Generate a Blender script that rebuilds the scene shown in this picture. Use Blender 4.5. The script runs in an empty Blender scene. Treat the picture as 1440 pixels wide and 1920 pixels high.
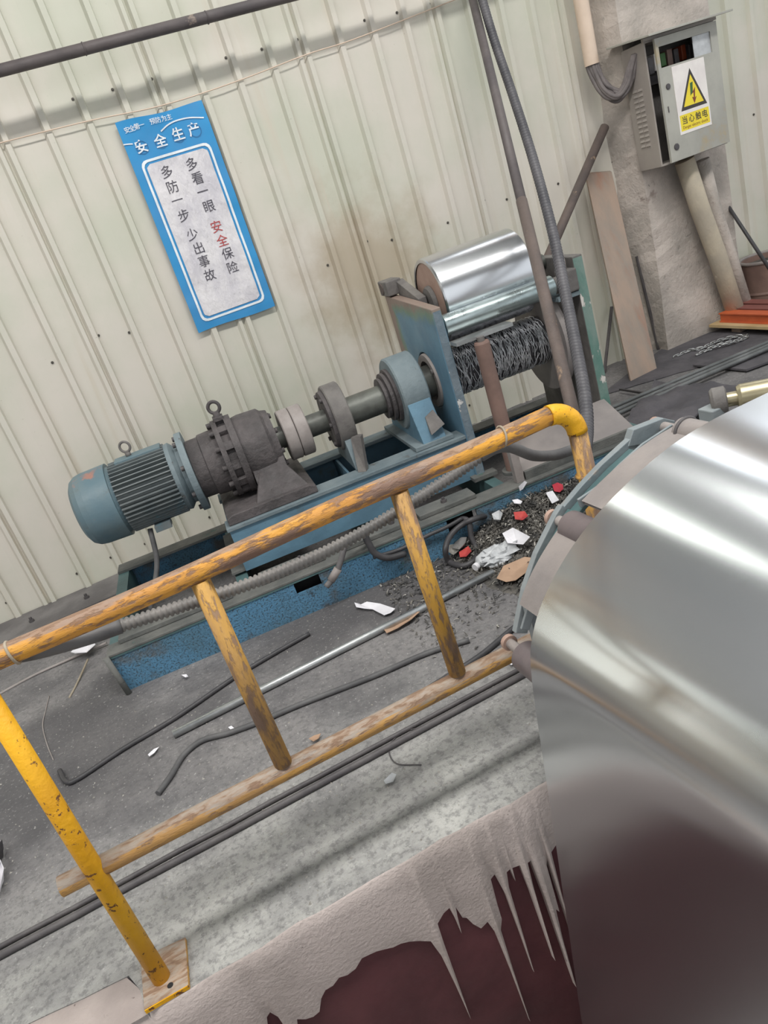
import bpy, math, random
from mathutils import Vector, Matrix, noise
S = bpy.context.scene
COL = S.collection
random.seed(7)
PI = math.pi

# ---------------------------------------------------------------- camera (1440 x 1920 frame, focal 1410 px)
FPX, CX, CY = 1410.0, 720.0, 960.0
EYE = Vector((0, 0, 1.63))
_d = Vector((1120, 3340, FPX)).normalized()
_x = Vector((5180, -2330, FPX)); _x = (_x - _d * _x.dot(_d)).normalized()
_z = -_d
_y = _z.cross(_x)
RW = Matrix((_x, _y, _z))                       # camera frame (right, down, forward) -> world
cam = bpy.data.cameras.new('camera')
cam.sensor_fit = 'VERTICAL'; cam.sensor_height = 24.0; cam.lens = FPX / 1920 * 24.0
cam.clip_start = 0.05; cam.clip_end = 200
cam_o = bpy.data.objects.new('camera', cam); COL.objects.link(cam_o)
_r, _u, _b = RW @ Vector((1, 0, 0)), RW @ Vector((0, -1, 0)), RW @ Vector((0, 0, -1))
cam_o.matrix_world = Matrix(((_r.x, _u.x, _b.x, EYE.x), (_r.y, _u.y, _b.y, EYE.y), (_r.z, _u.z, _b.z, EYE.z), (0, 0, 0, 1)))
S.camera = cam_o

# ---------------------------------------------------------------- world, lights, exposure
S.view_settings.view_transform = 'Standard'; S.view_settings.look = 'None'
S.view_settings.gamma = 1.0; S.view_settings.use_curve_mapping = False
S.view_settings.exposure = 0.12
world = bpy.data.worlds.new('daylight'); S.world = world; world.use_nodes = True
bg = world.node_tree.nodes['Background']
bg.inputs['Color'].default_value = (0.93, 0.97, 1.0, 1); bg.inputs['Strength'].default_value = 1.0

def area(name, loc, size, size_y, energy, color=(1, 1, 1), target=None):
    l = bpy.data.lights.new(name, 'AREA'); l.shape = 'RECTANGLE'; l.size = size; l.size_y = size_y
    l.energy = energy; l.color = color
    o = bpy.data.objects.new(name, l); COL.objects.link(o); o.location = loc
    if target is not None:
        o.rotation_euler = (Vector(target) - Vector(loc)).to_track_quat('-Z', 'Y').to_euler()
    return o
# daylight falling through the roof light strip
area('roof_light', (-1.5, 0.55, 5.95), 10.0, 0.7, 420, (1.0, 0.98, 0.95), (-1.5, 0.55, 0))
area('roof_light', (2.15, 1.9, 5.95), 0.35, 5.0, 70, (1.0, 1.0, 0.95), (2.15, 1.9, 0))  # unseen lamp under the closed roof, set for a stripe on the steel

# ---------------------------------------------------------------- helpers
def pray(px, py): return RW @ Vector(((px - CX) / FPX, (py - CY) / FPX, 1.0))
def F(px, py, z=0.0):                            # point of the floor (height z)
    d = pray(px, py); return EYE + d * ((z - EYE.z) / d.z)
def PYp(px, py, y):                              # point of the upright plane Y = y
    d = pray(px, py); return EYE + d * ((y - EYE.y) / d.y)
A_M = math.radians(5.5)                          # the drive unit stands slightly askew to the wall
MO = Vector((-0.54, 3.253, 0)); MU = Vector((math.cos(A_M), -math.sin(A_M), 0)); MV = Vector((math.sin(A_M), math.cos(A_M), 0))
def MX(p): return MO + MU * p[0] + MV * p[1] + Vector((0, 0, p[2]))

def MVp(px, py, v):                              # point of the drive unit's upright plane v = const
    d = pray(px, py); return EYE + d * ((v - (EYE - MO).dot(MV)) / d.dot(MV))

INV = {}
def col(r, g, b): 
    f = lambda c: (c / 255 / 12.92) if c / 255 <= 0.04045 else ((c / 255 + 0.055) / 1.055) ** 2.4
    return (f(r), f(g), f(b), 1)

def tag(o, label, cat, group=None):
    o['label'] = label; o['category'] = cat
    if group: o['group'] = group
    return o
def thing(name, label, cat, base, rz=0.0, group=None, kind=None):
    o = bpy.data.objects.new(name, None); COL.objects.link(o); o.empty_display_size = 0.1
    o.location = base; o.rotation_euler = (0, 0, rz)
    INV[o.name] = (Matrix.Translation(Vector(base)) @ Matrix.Rotation(rz, 4, 'Z')).inverted()
    if kind: o['kind'] = kind
    if label: o['label'] = label
    if cat: o['category'] = cat
    if group: o['group'] = group
    return o

class MB:
    def __init__(s, xf=None): s.v = []; s.f = []; s.s = []; s.xf = xf
    def add(s, vs, fs, smooth=False):
        n = len(s.v)
        s.v += [s.xf(Vector(p)) if s.xf else Vector(p) for p in vs]
        for f in fs: s.f.append([i + n for i in f]); s.s.append(smooth)
        return s
    def box(s, lo, hi):
        (a, b, c), (d, e, f) = lo, hi
        return s.add([(a,b,c),(d,b,c),(d,e,c),(a,e,c),(a,b,f),(d,b,f),(d,e,f),(a,e,f)],
                     [(0,3,2,1),(4,5,6,7),(0,1,5,4),(1,2,6,5),(2,3,7,6),(3,0,4,7)])
    def prism(s, poly, off):
        off = Vector(off); n = len(poly); p = [Vector(q) for q in poly]
        return s.add(p + [q + off for q in p], [tuple(range(n))[::-1], tuple(range(n, 2 * n))] + [(i, (i + 1) % n, (i + 1) % n + n, i + n) for i in range(n)])
    def bar(s, p0, p1, w, h, up=(0, 0, 1)):      # box beam from p0 to p1
        p0, p1 = Vector(p0), Vector(p1); d = (p1 - p0).normalized(); up = Vector(up)
        a = d.cross(up).normalized() * (w / 2); b = a.cross(d).normalized() * (h / 2)
        q = [p0 - a - b, p0 + a - b, p0 + a + b, p0 - a + b]
        return s.prism(q, p1 - p0)
    def tube(s, pts, r, n=10, caps=True, rf=None, closed=False):
        pts = [Vector(p) for p in pts]; m = len(pts); vs = []; fs = []
        nrm = None
        for i, p in enumerate(pts):
            if closed: t = (pts[(i + 1) % m] - pts[i - 1]).normalized()
            else: t = (pts[min(i + 1, m - 1)] - pts[max(i - 1, 0)]).normalized()
            if nrm is None:
                a = Vector((0, 0, 1)) if abs(t.z) < 0.9 else Vector((1, 0, 0))
                nrm = (a - t * a.dot(t)).normalized()
            else: nrm = (nrm - t * nrm.dot(t)).normalized()
            bn = t.cross(nrm); rr = rf(i) if rf else r
            for k in range(n):
                a = 2 * PI * k / n; vs.append(p + nrm * (rr * math.cos(a)) + bn * (rr * math.sin(a)))
        for i in range(m if closed else m - 1):
            j = (i + 1) % m
            for k in range(n): fs.append((i * n + k, i * n + (k + 1) % n, j * n + (k + 1) % n, j * n + k))
        base = len(s.v)
        s.add(vs, fs, True)
        if caps and not closed:
            s.f.append([base + k for k in range(n)][::-1]); s.s.append(False)
            s.f.append([base + (m - 1) * n + k for k in range(n)]); s.s.append(False)
        return s
    def cyl(s, p0, p1, r, r1=None, n=24, caps=True):
        r1 = r if r1 is None else r1
        return s.tube([p0, p1], r, n, caps, rf=lambda i: (r, r1)[i])
    def lathe(s, org, axis, prof, n=32, sharp=False):   # prof: (distance along the axis, radius)
        org = Vector(org); t = Vector(axis).normalized()
        a = Vector((0, 0, 1)) if abs(t.z) < 0.9 else Vector((1, 0, 0)); a = (a - t * a.dot(t)).normalized(); b = t.cross(a)
        for (d0, r0), (d1, r1) in zip(prof[:-1], prof[1:]):
            c0, c1 = org + t * d0, org + t * d1
            R0 = [c0 + a * (r0 * math.cos(2*PI*k/n)) + b * (r0 * math.sin(2*PI*k/n)) for k in range(n)]
            R1 = [c1 + a * (r1 * math.cos(2*PI*k/n)) + b * (r1 * math.sin(2*PI*k/n)) for k in range(n)]
            if r0 < 1e-6: s.add([c0] + R1, [(0, 1 + (k+1) % n, 1 + k)[::-1] for k in range(n)], abs(d1-d0) > 1e-4)
            elif r1 < 1e-6: s.add(R0 + [c1], [(k, (k+1) % n, n) for k in range(n)], abs(d1-d0) > 1e-4)
            else: s.add(R0 + R1, [(k, (k+1) % n, n + (k+1) % n, n + k) for k in range(n)], abs(d1-d0) > 1e-4)
        return s
    def torus(s, c, axis, R, r, n=28, m=10):
        c = Vector(c); t = Vector(axis).normalized(); a = Vector((0, 0, 1)) if abs(t.z) < 0.9 else Vector((1, 0, 0))
        a = (a - t * a.dot(t)).normalized(); b = t.cross(a)
        return s.tube([c + a * (R * math.cos(2*PI*k/n)) + b * (R * math.sin(2*PI*k/n)) for k in range(n)], r, m, closed=True)
    def grid(s, fn, nu, nv, smooth=True, thick=None):   # fn(i/nu, j/nv) -> point; thick: offset vector for a second skin
        P = [fn(i / nu, j / nv) for i in range(nu + 1) for j in range(nv + 1)]
        w = nv + 1
        fs = [(i*w+j, (i+1)*w+j, (i+1)*w+j+1, i*w+j+1) for i in range(nu) for j in range(nv)]
        s.add(P, fs, smooth)
        if thick is not None:
            o = Vector(thick); s.add([Vector(p) + o for p in P], [f[::-1] for f in fs], smooth)
            rim = [i*w for i in range(nu+1)] + [nu*w+j for j in range(1, nv+1)] + [i*w+nv for i in range(nu-1, -1, -1)] + [j for j in range(nv-1, 0, -1)]
            n = len(rim)
            s.add([P[k] for k in rim] + [Vector(P[k]) + o for k in rim], [(k, k + n, (k+1) % n + n, (k+1) % n) for k in range(n)])
        return s
    def build(s, name, mat, parent=None, bevel=0, base=None, kind=None, label=None):
        me = bpy.data.meshes.new(name)
        if parent is not None:
            root = parent
            while root.parent is not None: root = root.parent
            iv = INV[root.name]; vs = [iv @ p for p in s.v]; loc = None
        else:
            xs, ys, zs = zip(*[tuple(p) for p in s.v])
            loc = Vector(base) if base is not None else Vector(((min(xs)+max(xs))/2, (min(ys)+max(ys))/2, min(zs)))
            vs = [p - loc for p in s.v]
        me.from_pydata([tuple(p) for p in vs], [], s.f)
        me.polygons.foreach_set('use_smooth', s.s)
        me.materials.append(mat); me.update()
        o = bpy.data.objects.new(name, me); COL.objects.link(o)
        if parent is not None: o.parent = parent
        else: o.location = loc; INV[o.name] = Matrix.Translation(loc).inverted()
        if bevel:
            b = o.modifiers.new('bevel', 'BEVEL'); b.width = bevel; b.segments = 2; b.limit_method = 'ANGLE'; b.angle_limit = 0.7
        if kind: o['kind'] = kind
        if label: o['label'] = label
        return o

def smooth_path(pts, n=8):                       # Catmull-Rom through the points
    P = [Vector(p) for p in pts]; P = [P[0] * 2 - P[1]] + P + [P[-1] * 2 - P[-2]]; out = []
    for i in range(1, len(P) - 2):
        a, b, c, d = P[i-1:i+3]
        for k in range(n):
            t = k / n
            out.append(0.5 * ((2*b) + (c-a)*t + (2*a-5*b+4*c-d)*t*t + (3*b-a-3*c+d)*t**3))
    return out + [P[-2]]
def resample(pts, step):
    out = [pts[0].copy()]; need = step
    for a, b in zip(pts[:-1], pts[1:]):
        L = (b - a).length; pos = 0.0
        while L - pos >= need:
            pos += need; out.append(a + (b - a) * (pos / L)); need = step
        need -= L - pos
    return out

# ---------------------------------------------------------------- materials
def pmat(name, c1, c2=None, scale=6.0, rough=0.6, rough2=None, metal=0.0, bump=0.15, bscale=40.0, chip=None, streak=None,
         coord='Object', stretch=(1, 1, 1), detail=6.0, spec=0.5, extra=None, lo=0.35, hi=0.65, aniso=0.0, tax='Y', arot=0.0):
    """chip = (colour, scale, threshold, softness[, metal]) worn patches; streak = (colour, scale vec, threshold, soft)"""
    m = bpy.data.materials.new(name); m.use_nodes = True; nt = m.node_tree; N = nt.nodes; L = nt.links
    bs = N['Principled BSDF']
    if coord == 'World': src = N.new('ShaderNodeNewGeometry').outputs['Position']
    else: src = N.new('ShaderNodeTexCoord').outputs[coord]
    mp = N.new('ShaderNodeMapping'); mp.inputs['Scale'].default_value = stretch; L.new(src, mp.inputs['Vector'])
    def nz(sc, det=detail, vec=None, rg=0.6):
        n = N.new('ShaderNodeTexNoise'); n.inputs['Scale'].default_value = sc; n.inputs['Detail'].default_value = det
        n.inputs['Roughness'].default_value = rg; L.new(vec or mp.outputs['Vector'], n.inputs['Vector']); return n.outputs['Fac']
    def ramp(fac, a, b):
        r = N.new('ShaderNodeMapRange'); r.inputs['From Min'].default_value = a; r.inputs['From Max'].default_value = b
        r.interpolation_type = 'SMOOTHSTEP'; L.new(fac, r.inputs['Value']); return r.outputs['Result']
    def mix(fac, a, b):
        x = N.new('ShaderNodeMix'); x.data_type = 'RGBA'; L.new(fac, x.inputs['Factor'])
        for v, k in ((a, 6), (b, 7)):
            if isinstance(v, tuple): x.inputs[k].default_value = v
            else: L.new(v, x.inputs[k])
        return x.outputs[2]
    c = mix(ramp(nz(scale), lo, hi), c1, c2 or c1)
    hgt = nz(bscale, 8)
    rfac = ramp(nz(scale * 2.3, 4), 0.3, 0.7)
    if streak:
        sm = N.new('ShaderNodeMapping'); sm.inputs['Scale'].default_value = streak[1]; L.new(src, sm.inputs['Vector'])
        c = mix(ramp(nz(1.0, 5, sm.outputs['Vector']), streak[2], streak[2] + streak[3]), c, streak[0])
    met = None
    for ch in ([chip] if chip and not isinstance(chip, list) else (chip or [])):
        fac = ramp(nz(ch[1], 8, rg=0.65), ch[2], ch[2] + ch[3])
        c = mix(fac, c, ch[0])
        ad = N.new('ShaderNodeMath'); ad.operation = 'MULTIPLY_ADD'; ad.inputs[1].default_value = -0.6
        L.new(fac, ad.inputs[0]); L.new(hgt, ad.inputs[2]); hgt = ad.outputs[0]
    if extra: c = extra(N, L, c, nz, ramp, mix, src)
    if isinstance(c, tuple): bs.inputs['Base Color'].default_value = c
    else: L.new(c, bs.inputs['Base Color'])
    r = N.new('ShaderNodeMapRange'); L.new(rfac, r.inputs['Value'])
    r.inputs['To Min'].default_value = rough; r.inputs['To Max'].default_value = rough if rough2 is None else rough2
    L.new(r.outputs['Result'], bs.inputs['Roughness'])
    bs.inputs['Metallic'].default_value = metal; bs.inputs['Specular IOR Level'].default_value = spec
    bs.inputs['Anisotropic'].default_value = aniso
    if aniso:
        tg = N.new('ShaderNodeTangent'); tg.direction_type = 'RADIAL'; tg.axis = tax; L.new(tg.outputs['Tangent'], bs.inputs['Tangent'])
        bs.inputs['Anisotropic Rotation'].default_value = arot
    if bump:
        b = N.new('ShaderNodeBump'); b.inputs['Strength'].default_value = bump; b.inputs['Distance'].default_value = 0.01
        L.new(hgt, b.inputs['Height']); L.new(b.outputs['Normal'], bs.inputs['Normal'])
    return m

def floor_extra(N, L, c, nz, ramp, mix, src):
    # paler cement towards the pit edge, dark mottling, dust and long darker streaks elsewhere
    def mul(x, k):
        m_ = N.new('ShaderNodeMath'); m_.operation = 'MULTIPLY'; m_.inputs[1].default_value = k; L.new(x, m_.inputs[0]); return m_.outputs[0]
    sx = N.new('ShaderNodeSeparateXYZ'); L.new(src, sx.inputs[0])
    wob = N.new('ShaderNodeMath'); wob.operation = 'MULTIPLY_ADD'; wob.inputs[1].default_value = 0.5
    L.new(nz(1.6, 4), wob.inputs[0]); L.new(sx.outputs['Y'], wob.inputs[2])
    pale = ramp(wob.outputs[0], 2.75, 1.85)
    c = mix(pale, c, mix(ramp(nz(4.0, 7), 0.3, 0.7), col(188, 187, 182), col(148, 147, 145)))
    st = N.new('ShaderNodeMapping'); st.inputs['Scale'].default_value = (0.7, 4.5, 1); L.new(src, st.inputs['Vector'])
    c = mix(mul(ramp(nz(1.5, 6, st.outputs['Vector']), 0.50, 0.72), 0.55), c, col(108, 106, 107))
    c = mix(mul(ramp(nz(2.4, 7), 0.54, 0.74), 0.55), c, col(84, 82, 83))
    # one darker patch left of the base, grime along its foot
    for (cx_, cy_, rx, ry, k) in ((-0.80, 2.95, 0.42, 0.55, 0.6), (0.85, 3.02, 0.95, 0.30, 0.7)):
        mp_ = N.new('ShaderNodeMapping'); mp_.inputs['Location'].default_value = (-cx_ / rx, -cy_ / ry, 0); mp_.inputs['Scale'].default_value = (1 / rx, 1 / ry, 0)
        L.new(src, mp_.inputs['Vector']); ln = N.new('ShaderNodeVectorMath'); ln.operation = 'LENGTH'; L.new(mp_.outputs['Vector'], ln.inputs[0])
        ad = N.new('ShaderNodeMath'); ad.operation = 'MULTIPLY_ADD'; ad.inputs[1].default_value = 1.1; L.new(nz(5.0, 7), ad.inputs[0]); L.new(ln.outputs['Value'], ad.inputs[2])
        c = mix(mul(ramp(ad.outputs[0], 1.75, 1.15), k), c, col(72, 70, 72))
    c = mix(mul(ramp(nz(38.0, 8, rg=0.75), 0.46, 0.62), 0.5), c, col(84, 83, 84))
    return mix(mul(ramp(nz(70.0, 5, rg=0.7), 0.58, 0.68), 0.45), c, col(206, 204, 200))
def wall_extra(N, L, c, nz, ramp, mix, src):
    # one brown patch of grime on the sheets left of the roll stand
    ds = N.new('ShaderNodeVectorMath'); ds.operation = 'DISTANCE'; ds.inputs[1].default_value = (1.72, 4.75, 1.2); L.new(src, ds.inputs[0])
    ad = N.new('ShaderNodeMath'); ad.operation = 'MULTIPLY_ADD'; ad.inputs[1].default_value = 0.9
    L.new(nz(4.0, 7), ad.inputs[0]); L.new(ds.outputs['Value'], ad.inputs[2])
    st = ramp(ad.outputs[0], 1.12, 0.60)
    s2 = N.new('ShaderNodeMath'); s2.operation = 'MULTIPLY'; s2.inputs[1].default_value = 0.62; L.new(st, s2.inputs[0])
    c = mix(s2.outputs[0], c, col(160, 142, 112))
    sp = ramp(nz(60.0, 4), 0.68, 0.74)
    s3 = N.new('ShaderNodeMath'); s3.operation = 'MULTIPLY'; s3.inputs[1].default_value = 0.4; L.new(sp, s3.inputs[0])
    return mix(s3.outputs[0], c, col(150, 148, 130))

M = {}
M['wall'] = pmat('cream_sheet', col(212, 205, 194), col(198, 198, 182), 1.1, 0.55, 0.65, bump=0.06, bscale=9, coord='World', extra=wall_extra,
                 streak=(col(203, 194, 178), (9, 9, 0.5), 0.55, 0.25))
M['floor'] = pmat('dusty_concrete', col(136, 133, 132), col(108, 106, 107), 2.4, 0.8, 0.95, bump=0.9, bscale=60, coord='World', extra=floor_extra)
M['lip'] = pmat('cast_concrete', col(212, 198, 191), col(190, 177, 170), 3.5, 0.85, bump=0.45, bscale=80, coord='World', chip=(col(128, 112, 108), 26, 0.67, 0.04))
M['lip_worn'] = pmat('worn_cement', col(178, 166, 160), col(158, 147, 142), 4, 0.9, bump=0.5, bscale=70, coord='World', chip=(col(126, 114, 110), 30, 0.64, 0.04))
M['maroon'] = pmat('maroon_paint', col(112, 66, 70), col(92, 54, 58), 2.5, 0.45, 0.7, bump=0.2, bscale=25, coord='World', chip=(col(140, 105, 100), 17, 0.72, 0.04))
M['column'] = pmat('old_plaster', col(198, 187, 178), col(166, 158, 150), 3.0, 0.85, bump=0.9, bscale=40, coord='World',
                   chip=[(col(150, 136, 128), 5, 0.62, 0.12), (col(216, 208, 200), 12, 0.66, 0.05)])
M['roof'] = pmat('grey_roof_sheet', col(104, 105, 104), col(90, 92, 92), 2, 0.7, bump=0.05)
M['sill'] = pmat('grey_sill_steel', col(122, 119, 118), col(98, 95, 95), 4, 0.7, bump=0.4, bscale=45)
M['poster_blue'] = pmat('poster_blue', col(62, 140, 196), col(40, 146, 204), 2.0, 0.35, bump=0.12, bscale=14)
M['poster_white'] = pmat('poster_white', col(230, 226, 227), col(206, 202, 208), 5.0, 0.3, bump=1.0, bscale=24, stretch=(1.6, 1, 0.7))
M['ink'] = pmat('ink_grey', col(70, 66, 76), col(88, 84, 92), 20, 0.5, bump=0)
M['ink_red'] = pmat('ink_red', col(190, 70, 66), col(170, 66, 66), 20, 0.5, bump=0)
M['ink_navy'] = pmat('ink_navy', col(40, 96, 148), col(46, 104, 154), 20, 0.4, bump=0)
M['ink_white'] = pmat('ink_white', col(236, 240, 242), col(222, 230, 236), 20, 0.4, bump=0)
M['ink_black'] = pmat('ink_black', col(48, 42, 38), col(58, 50, 44), 20, 0.5, bump=0)
M['ink_green'] = pmat('ink_green', col(52, 96, 40), col(60, 100, 46), 20, 0.5, bump=0)
M['ink_brown'] = pmat('ink_brown', col(128, 58, 32), col(120, 54, 30), 20, 0.5, bump=0)
M['sign_yellow'] = pmat('sign_yellow', col(240, 218, 40), col(236, 208, 36), 8, 0.4, bump=0)
M['sign_white'] = pmat('sign_white', col(238, 232, 226), col(228, 220, 216), 8, 0.35, bump=0)
M['yellow'] = pmat('yellow_paint', col(236, 176, 26), col(220, 158, 22), 5, 0.4, 0.55, bump=0.4, bscale=40,
                   chip=[(col(112, 72, 40), 46, 0.60, 0.03), (col(96, 58, 34), 20, 0.66, 0.03), (col(176, 126, 50), 5, 0.66, 0.1)])
def wear_top(amount, tone):
    def ex(N, L, c, nz, ramp, mix, src):         # paint rubbed off along the upper side by hands and ropes
        g = N.new('ShaderNodeNewGeometry'); sx = N.new('ShaderNodeSeparateXYZ'); L.new(g.outputs['True Normal'], sx.inputs[0])
        ad = N.new('ShaderNodeMath'); ad.operation = 'MULTIPLY_ADD'; ad.inputs[1].default_value = 2.6
        L.new(nz(14, 7), ad.inputs[0]); L.new(sx.outputs['Z'], ad.inputs[2])
        f = ramp(ad.outputs[0], 2.05 - amount, 2.35 - amount)
        s = N.new('ShaderNodeMath'); s.operation = 'MULTIPLY'; s.inputs[1].default_value = 0.85; L.new(f, s.inputs[0])
        return mix(s.outputs[0], c, mix(ramp(nz(60, 5), 0.35, 0.65), tone, col(140, 112, 92)))
    return ex
M['yellow_worn'] = pmat('worn_yellow_paint', col(218, 156, 52), col(192, 134, 62), 9, 0.45, 0.65, bump=0.5, bscale=60, stretch=(0.3, 1, 1),
                        chip=[(col(138, 104, 78), 60, 0.50, 0.10), (col(126, 98, 82), 16, 0.53, 0.08), (col(116, 86, 72), 4, 0.56, 0.12)], extra=wear_top(0.12, col(142, 126, 118)))
M['yellow_bare'] = pmat('bare_yellow_pipe', col(204, 152, 66), col(178, 138, 88), 8, 0.5, 0.7, bump=0.5, bscale=60, stretch=(0.3, 1, 1),
                        chip=[(col(148, 118, 92), 60, 0.53, 0.10), (col(150, 128, 108), 18, 0.60, 0.07)], extra=wear_top(0.38, col(160, 154, 148)))
M['yellow_post'] = pmat('worn_yellow_post', col(204, 154, 60), col(176, 138, 92), 7, 0.5, 0.7, bump=0.5, bscale=60, stretch=(1, 1, 0.3),
                        chip=[(col(146, 116, 90), 60, 0.51, 0.10), (col(136, 110, 92), 14, 0.55, 0.08)])
M['blue'] = pmat('blue_machine_paint', col(98, 134, 154), col(86, 116, 134), 3, 0.5, 0.7, bump=0.3, bscale=30,
                 chip=[(col(86, 96, 98), 5, 0.60, 0.12), (col(66, 74, 76), 70, 0.64, 0.05)])
M['blue_speck'] = pmat('blue_speckled_paint', col(86, 134, 166), col(80, 116, 136), 4, 0.6, 0.8, bump=0.6, bscale=60,
                       chip=[(col(66, 84, 94), 110, 0.52, 0.10), (col(92, 94, 94), 3.2, 0.50, 0.14), (col(74, 116, 106), 7, 0.62, 0.1), (col(58, 62, 64), 9, 0.60, 0.08)])
M['blue_grey'] = pmat('dusty_blue_grey', col(122, 134, 138), col(102, 116, 122), 4, 0.6, 0.8, bump=0.4, bscale=40, chip=(col(92, 92, 90), 9, 0.60, 0.08))
def plate_border(N, L, c, nz, ramp, mix, src):   # paint gone along the top and rear rim of the side plate
    sx = N.new('ShaderNodeSeparateXYZ'); L.new(src, sx.inputs[0])
    def off(o_, k):
        m_ = N.new('ShaderNodeMath'); m_.operation = 'SUBTRACT'; m_.inputs[1].default_value = k; L.new(o_, m_.inputs[0]); return m_.outputs[0]
    mx = N.new('ShaderNodeMath'); mx.operation = 'MAXIMUM'; L.new(off(sx.outputs['Z'], 0.90), mx.inputs[0]); L.new(off(sx.outputs['Y'], 0.27), mx.inputs[1])
    ad = N.new('ShaderNodeMath'); ad.operation = 'MULTIPLY_ADD'; ad.inputs[1].default_value = 0.14; L.new(nz(9, 6), ad.inputs[0]); L.new(mx.outputs[0], ad.inputs[2])
    c = mix(ramp(ad.outputs[0], -0.03, 0.03), c, col(112, 134, 118))
    return mix(ramp(ad.outputs[0], 0.02, 0.07), c, col(140, 122, 112))
M['blue_plate'] = pmat('blue_side_plate', col(102, 138, 158), col(92, 124, 144), 3, 0.45, 0.6, bump=0.25, bscale=30, chip=(col(92, 104, 106), 5, 0.64, 0.12), extra=plate_border)
M['green_edge'] = pmat('chipped_green_edge', col(92, 128, 118), col(120, 140, 132), 9, 0.6, bump=0.5, bscale=40, stretch=(1, 1, 0.5), chip=(col(208, 202, 196), 14, 0.56, 0.04))
M['blue_edge'] = pmat('scuffed_blue_edge', col(118, 130, 138), col(100, 116, 126), 9, 0.6, bump=0.5, bscale=40, chip=(col(206, 204, 202), 16, 0.62, 0.03))
M['flange'] = pmat('dirty_flange_steel', col(110, 110, 106), col(84, 86, 84), 5, 0.65, 0.85, bump=0.5, bscale=40, chip=(col(74, 104, 96), 6, 0.62, 0.06))
M['grease'] = pmat('greasy_cast_iron', col(92, 86, 86), col(72, 68, 68), 7, 0.55, 0.8, bump=0.8, bscale=38, chip=(col(112, 106, 104), 10, 0.62, 0.1))
M['grey_iron'] = pmat('grey_cast_iron', col(120, 116, 112), col(98, 94, 92), 6, 0.6, 0.8, bump=0.4, bscale=40)
M['motor'] = pmat('motor_blue', col(92, 116, 126), col(106, 122, 126), 3, 0.42, 0.6, bump=0.2, bscale=30,
                  chip=[(col(96, 100, 100), 6, 0.60, 0.1), (col(158, 116, 104), 4.2, 0.57, 0.08)])
M['fin'] = pmat('motor_fin_grey', col(116, 122, 122), col(96, 104, 106), 5, 0.55, 0.7, bump=0.2, bscale=30, chip=(col(84, 112, 122), 5, 0.58, 0.1))
M['coupling'] = pmat('dull_pink_grey_steel', col(158, 150, 146), col(140, 132, 128), 8, 0.6, bump=0.2)
M['shaft'] = pmat('oiled_shaft', col(104, 106, 100), col(84, 84, 80), 8, 0.45, bump=0.15, metal=0.3)
M['steel'] = pmat('polished_steel', (0.72, 0.73, 0.75, 1), (0.66, 0.67, 0.70, 1), 2, 0.27, metal=1.0, bump=0.0, aniso=0.5, tax='X', arot=0.25)
M['steel_green'] = pmat('green_tinged_steel', (0.46, 0.53, 0.53, 1), (0.33, 0.40, 0.41, 1), 5, 0.25, 0.4, metal=0.9, bump=0.1)
M['pipe_steel'] = pmat('galvanised_pipe', (0.55, 0.56, 0.56, 1), (0.42, 0.43, 0.43, 1), 6, 0.32, 0.5, metal=0.9, bump=0.15)
M['strip'] = pmat('cold_rolled_strip', (0.70, 0.72, 0.745, 1), (0.68, 0.70, 0.725, 1), 1.0, 0.24, metal=1.0, bump=0.0, aniso=0.85, arot=0.25)
M['rod'] = pmat('dark_rod', col(92, 88, 88), col(74, 70, 72), 8, 0.55, bump=0.3)
M['bar_grey'] = pmat('dull_grey_bar', col(120, 122, 122), col(96, 98, 98), 6, 0.5, bump=0.2, metal=0.2)
M['pipe_dark'] = pmat('dark_brown_pipe', col(100, 92, 91), col(80, 74, 75), 3, 0.5, 0.7, bump=0.2, chip=(col(140, 126, 116), 6, 0.64, 0.06))
M['rust_pipe'] = pmat('rusty_pipe', col(106, 93, 87), col(86, 77, 74), 4, 0.7, bump=0.4, chip=(col(150, 128, 108), 8, 0.6, 0.08))
M['rust_brown'] = pmat('rust_brown_steel', col(136, 110, 100), col(116, 94, 86), 4, 0.6, bump=0.2)
M['beige_face'] = pmat('beige_primer', col(176, 148, 134), col(158, 130, 116), 5, 0.6, bump=0.1)
M['conduit'] = pmat('grey_corrugated_conduit', col(124, 120, 116), col(98, 96, 94), 5, 0.5, bump=0.1)
M['conduit_dark'] = pmat('dark_corrugated_conduit', col(92, 90, 93), col(72, 71, 75), 5, 0.5, bump=0.1)
M['rubber'] = pmat('black_rubber', col(70, 68, 70), col(54, 53, 55), 8, 0.5, bump=0.15)
M['rubber_grey'] = pmat('dusty_hose', col(98, 97, 97), col(78, 77, 78), 8, 0.6, bump=0.15)
M['black'] = pmat('black_hollow', col(30, 30, 32), col(24, 24, 26), 8, 0.8, bump=0.1)
M['cloth_dark'] = pmat('dark_felt_mat', col(94, 91, 95), col(76, 74, 78), 5, 0.9, bump=0.6, bscale=60)
M['plank'] = pmat('weathered_board', col(170, 148, 132), col(148, 138, 128), 1.6, 0.8, bump=0.3, bscale=20, stretch=(3, 3, 0.6), streak=(col(160, 126, 108), (6, 6, 1.0), 0.5, 0.2))
M['pvc'] = pmat('peach_pvc', col(224, 202, 182), col(210, 188, 168), 3, 0.4, bump=0.05)
M['cable_grey'] = pmat('dusty_grey_cable', col(124, 116, 114), col(100, 94, 94), 8, 0.7, bump=0.3)
M['cab'] = pmat('grey_cabinet_paint', col(176, 174, 164), col(160, 158, 150), 3, 0.45, 0.6, bump=0.1, chip=(col(172, 156, 124), 3.0, 0.56, 0.14))
M['cab_side'] = pmat('cabinet_side_paint', col(166, 158, 150), col(150, 142, 136), 3, 0.5, bump=0.1)
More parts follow.
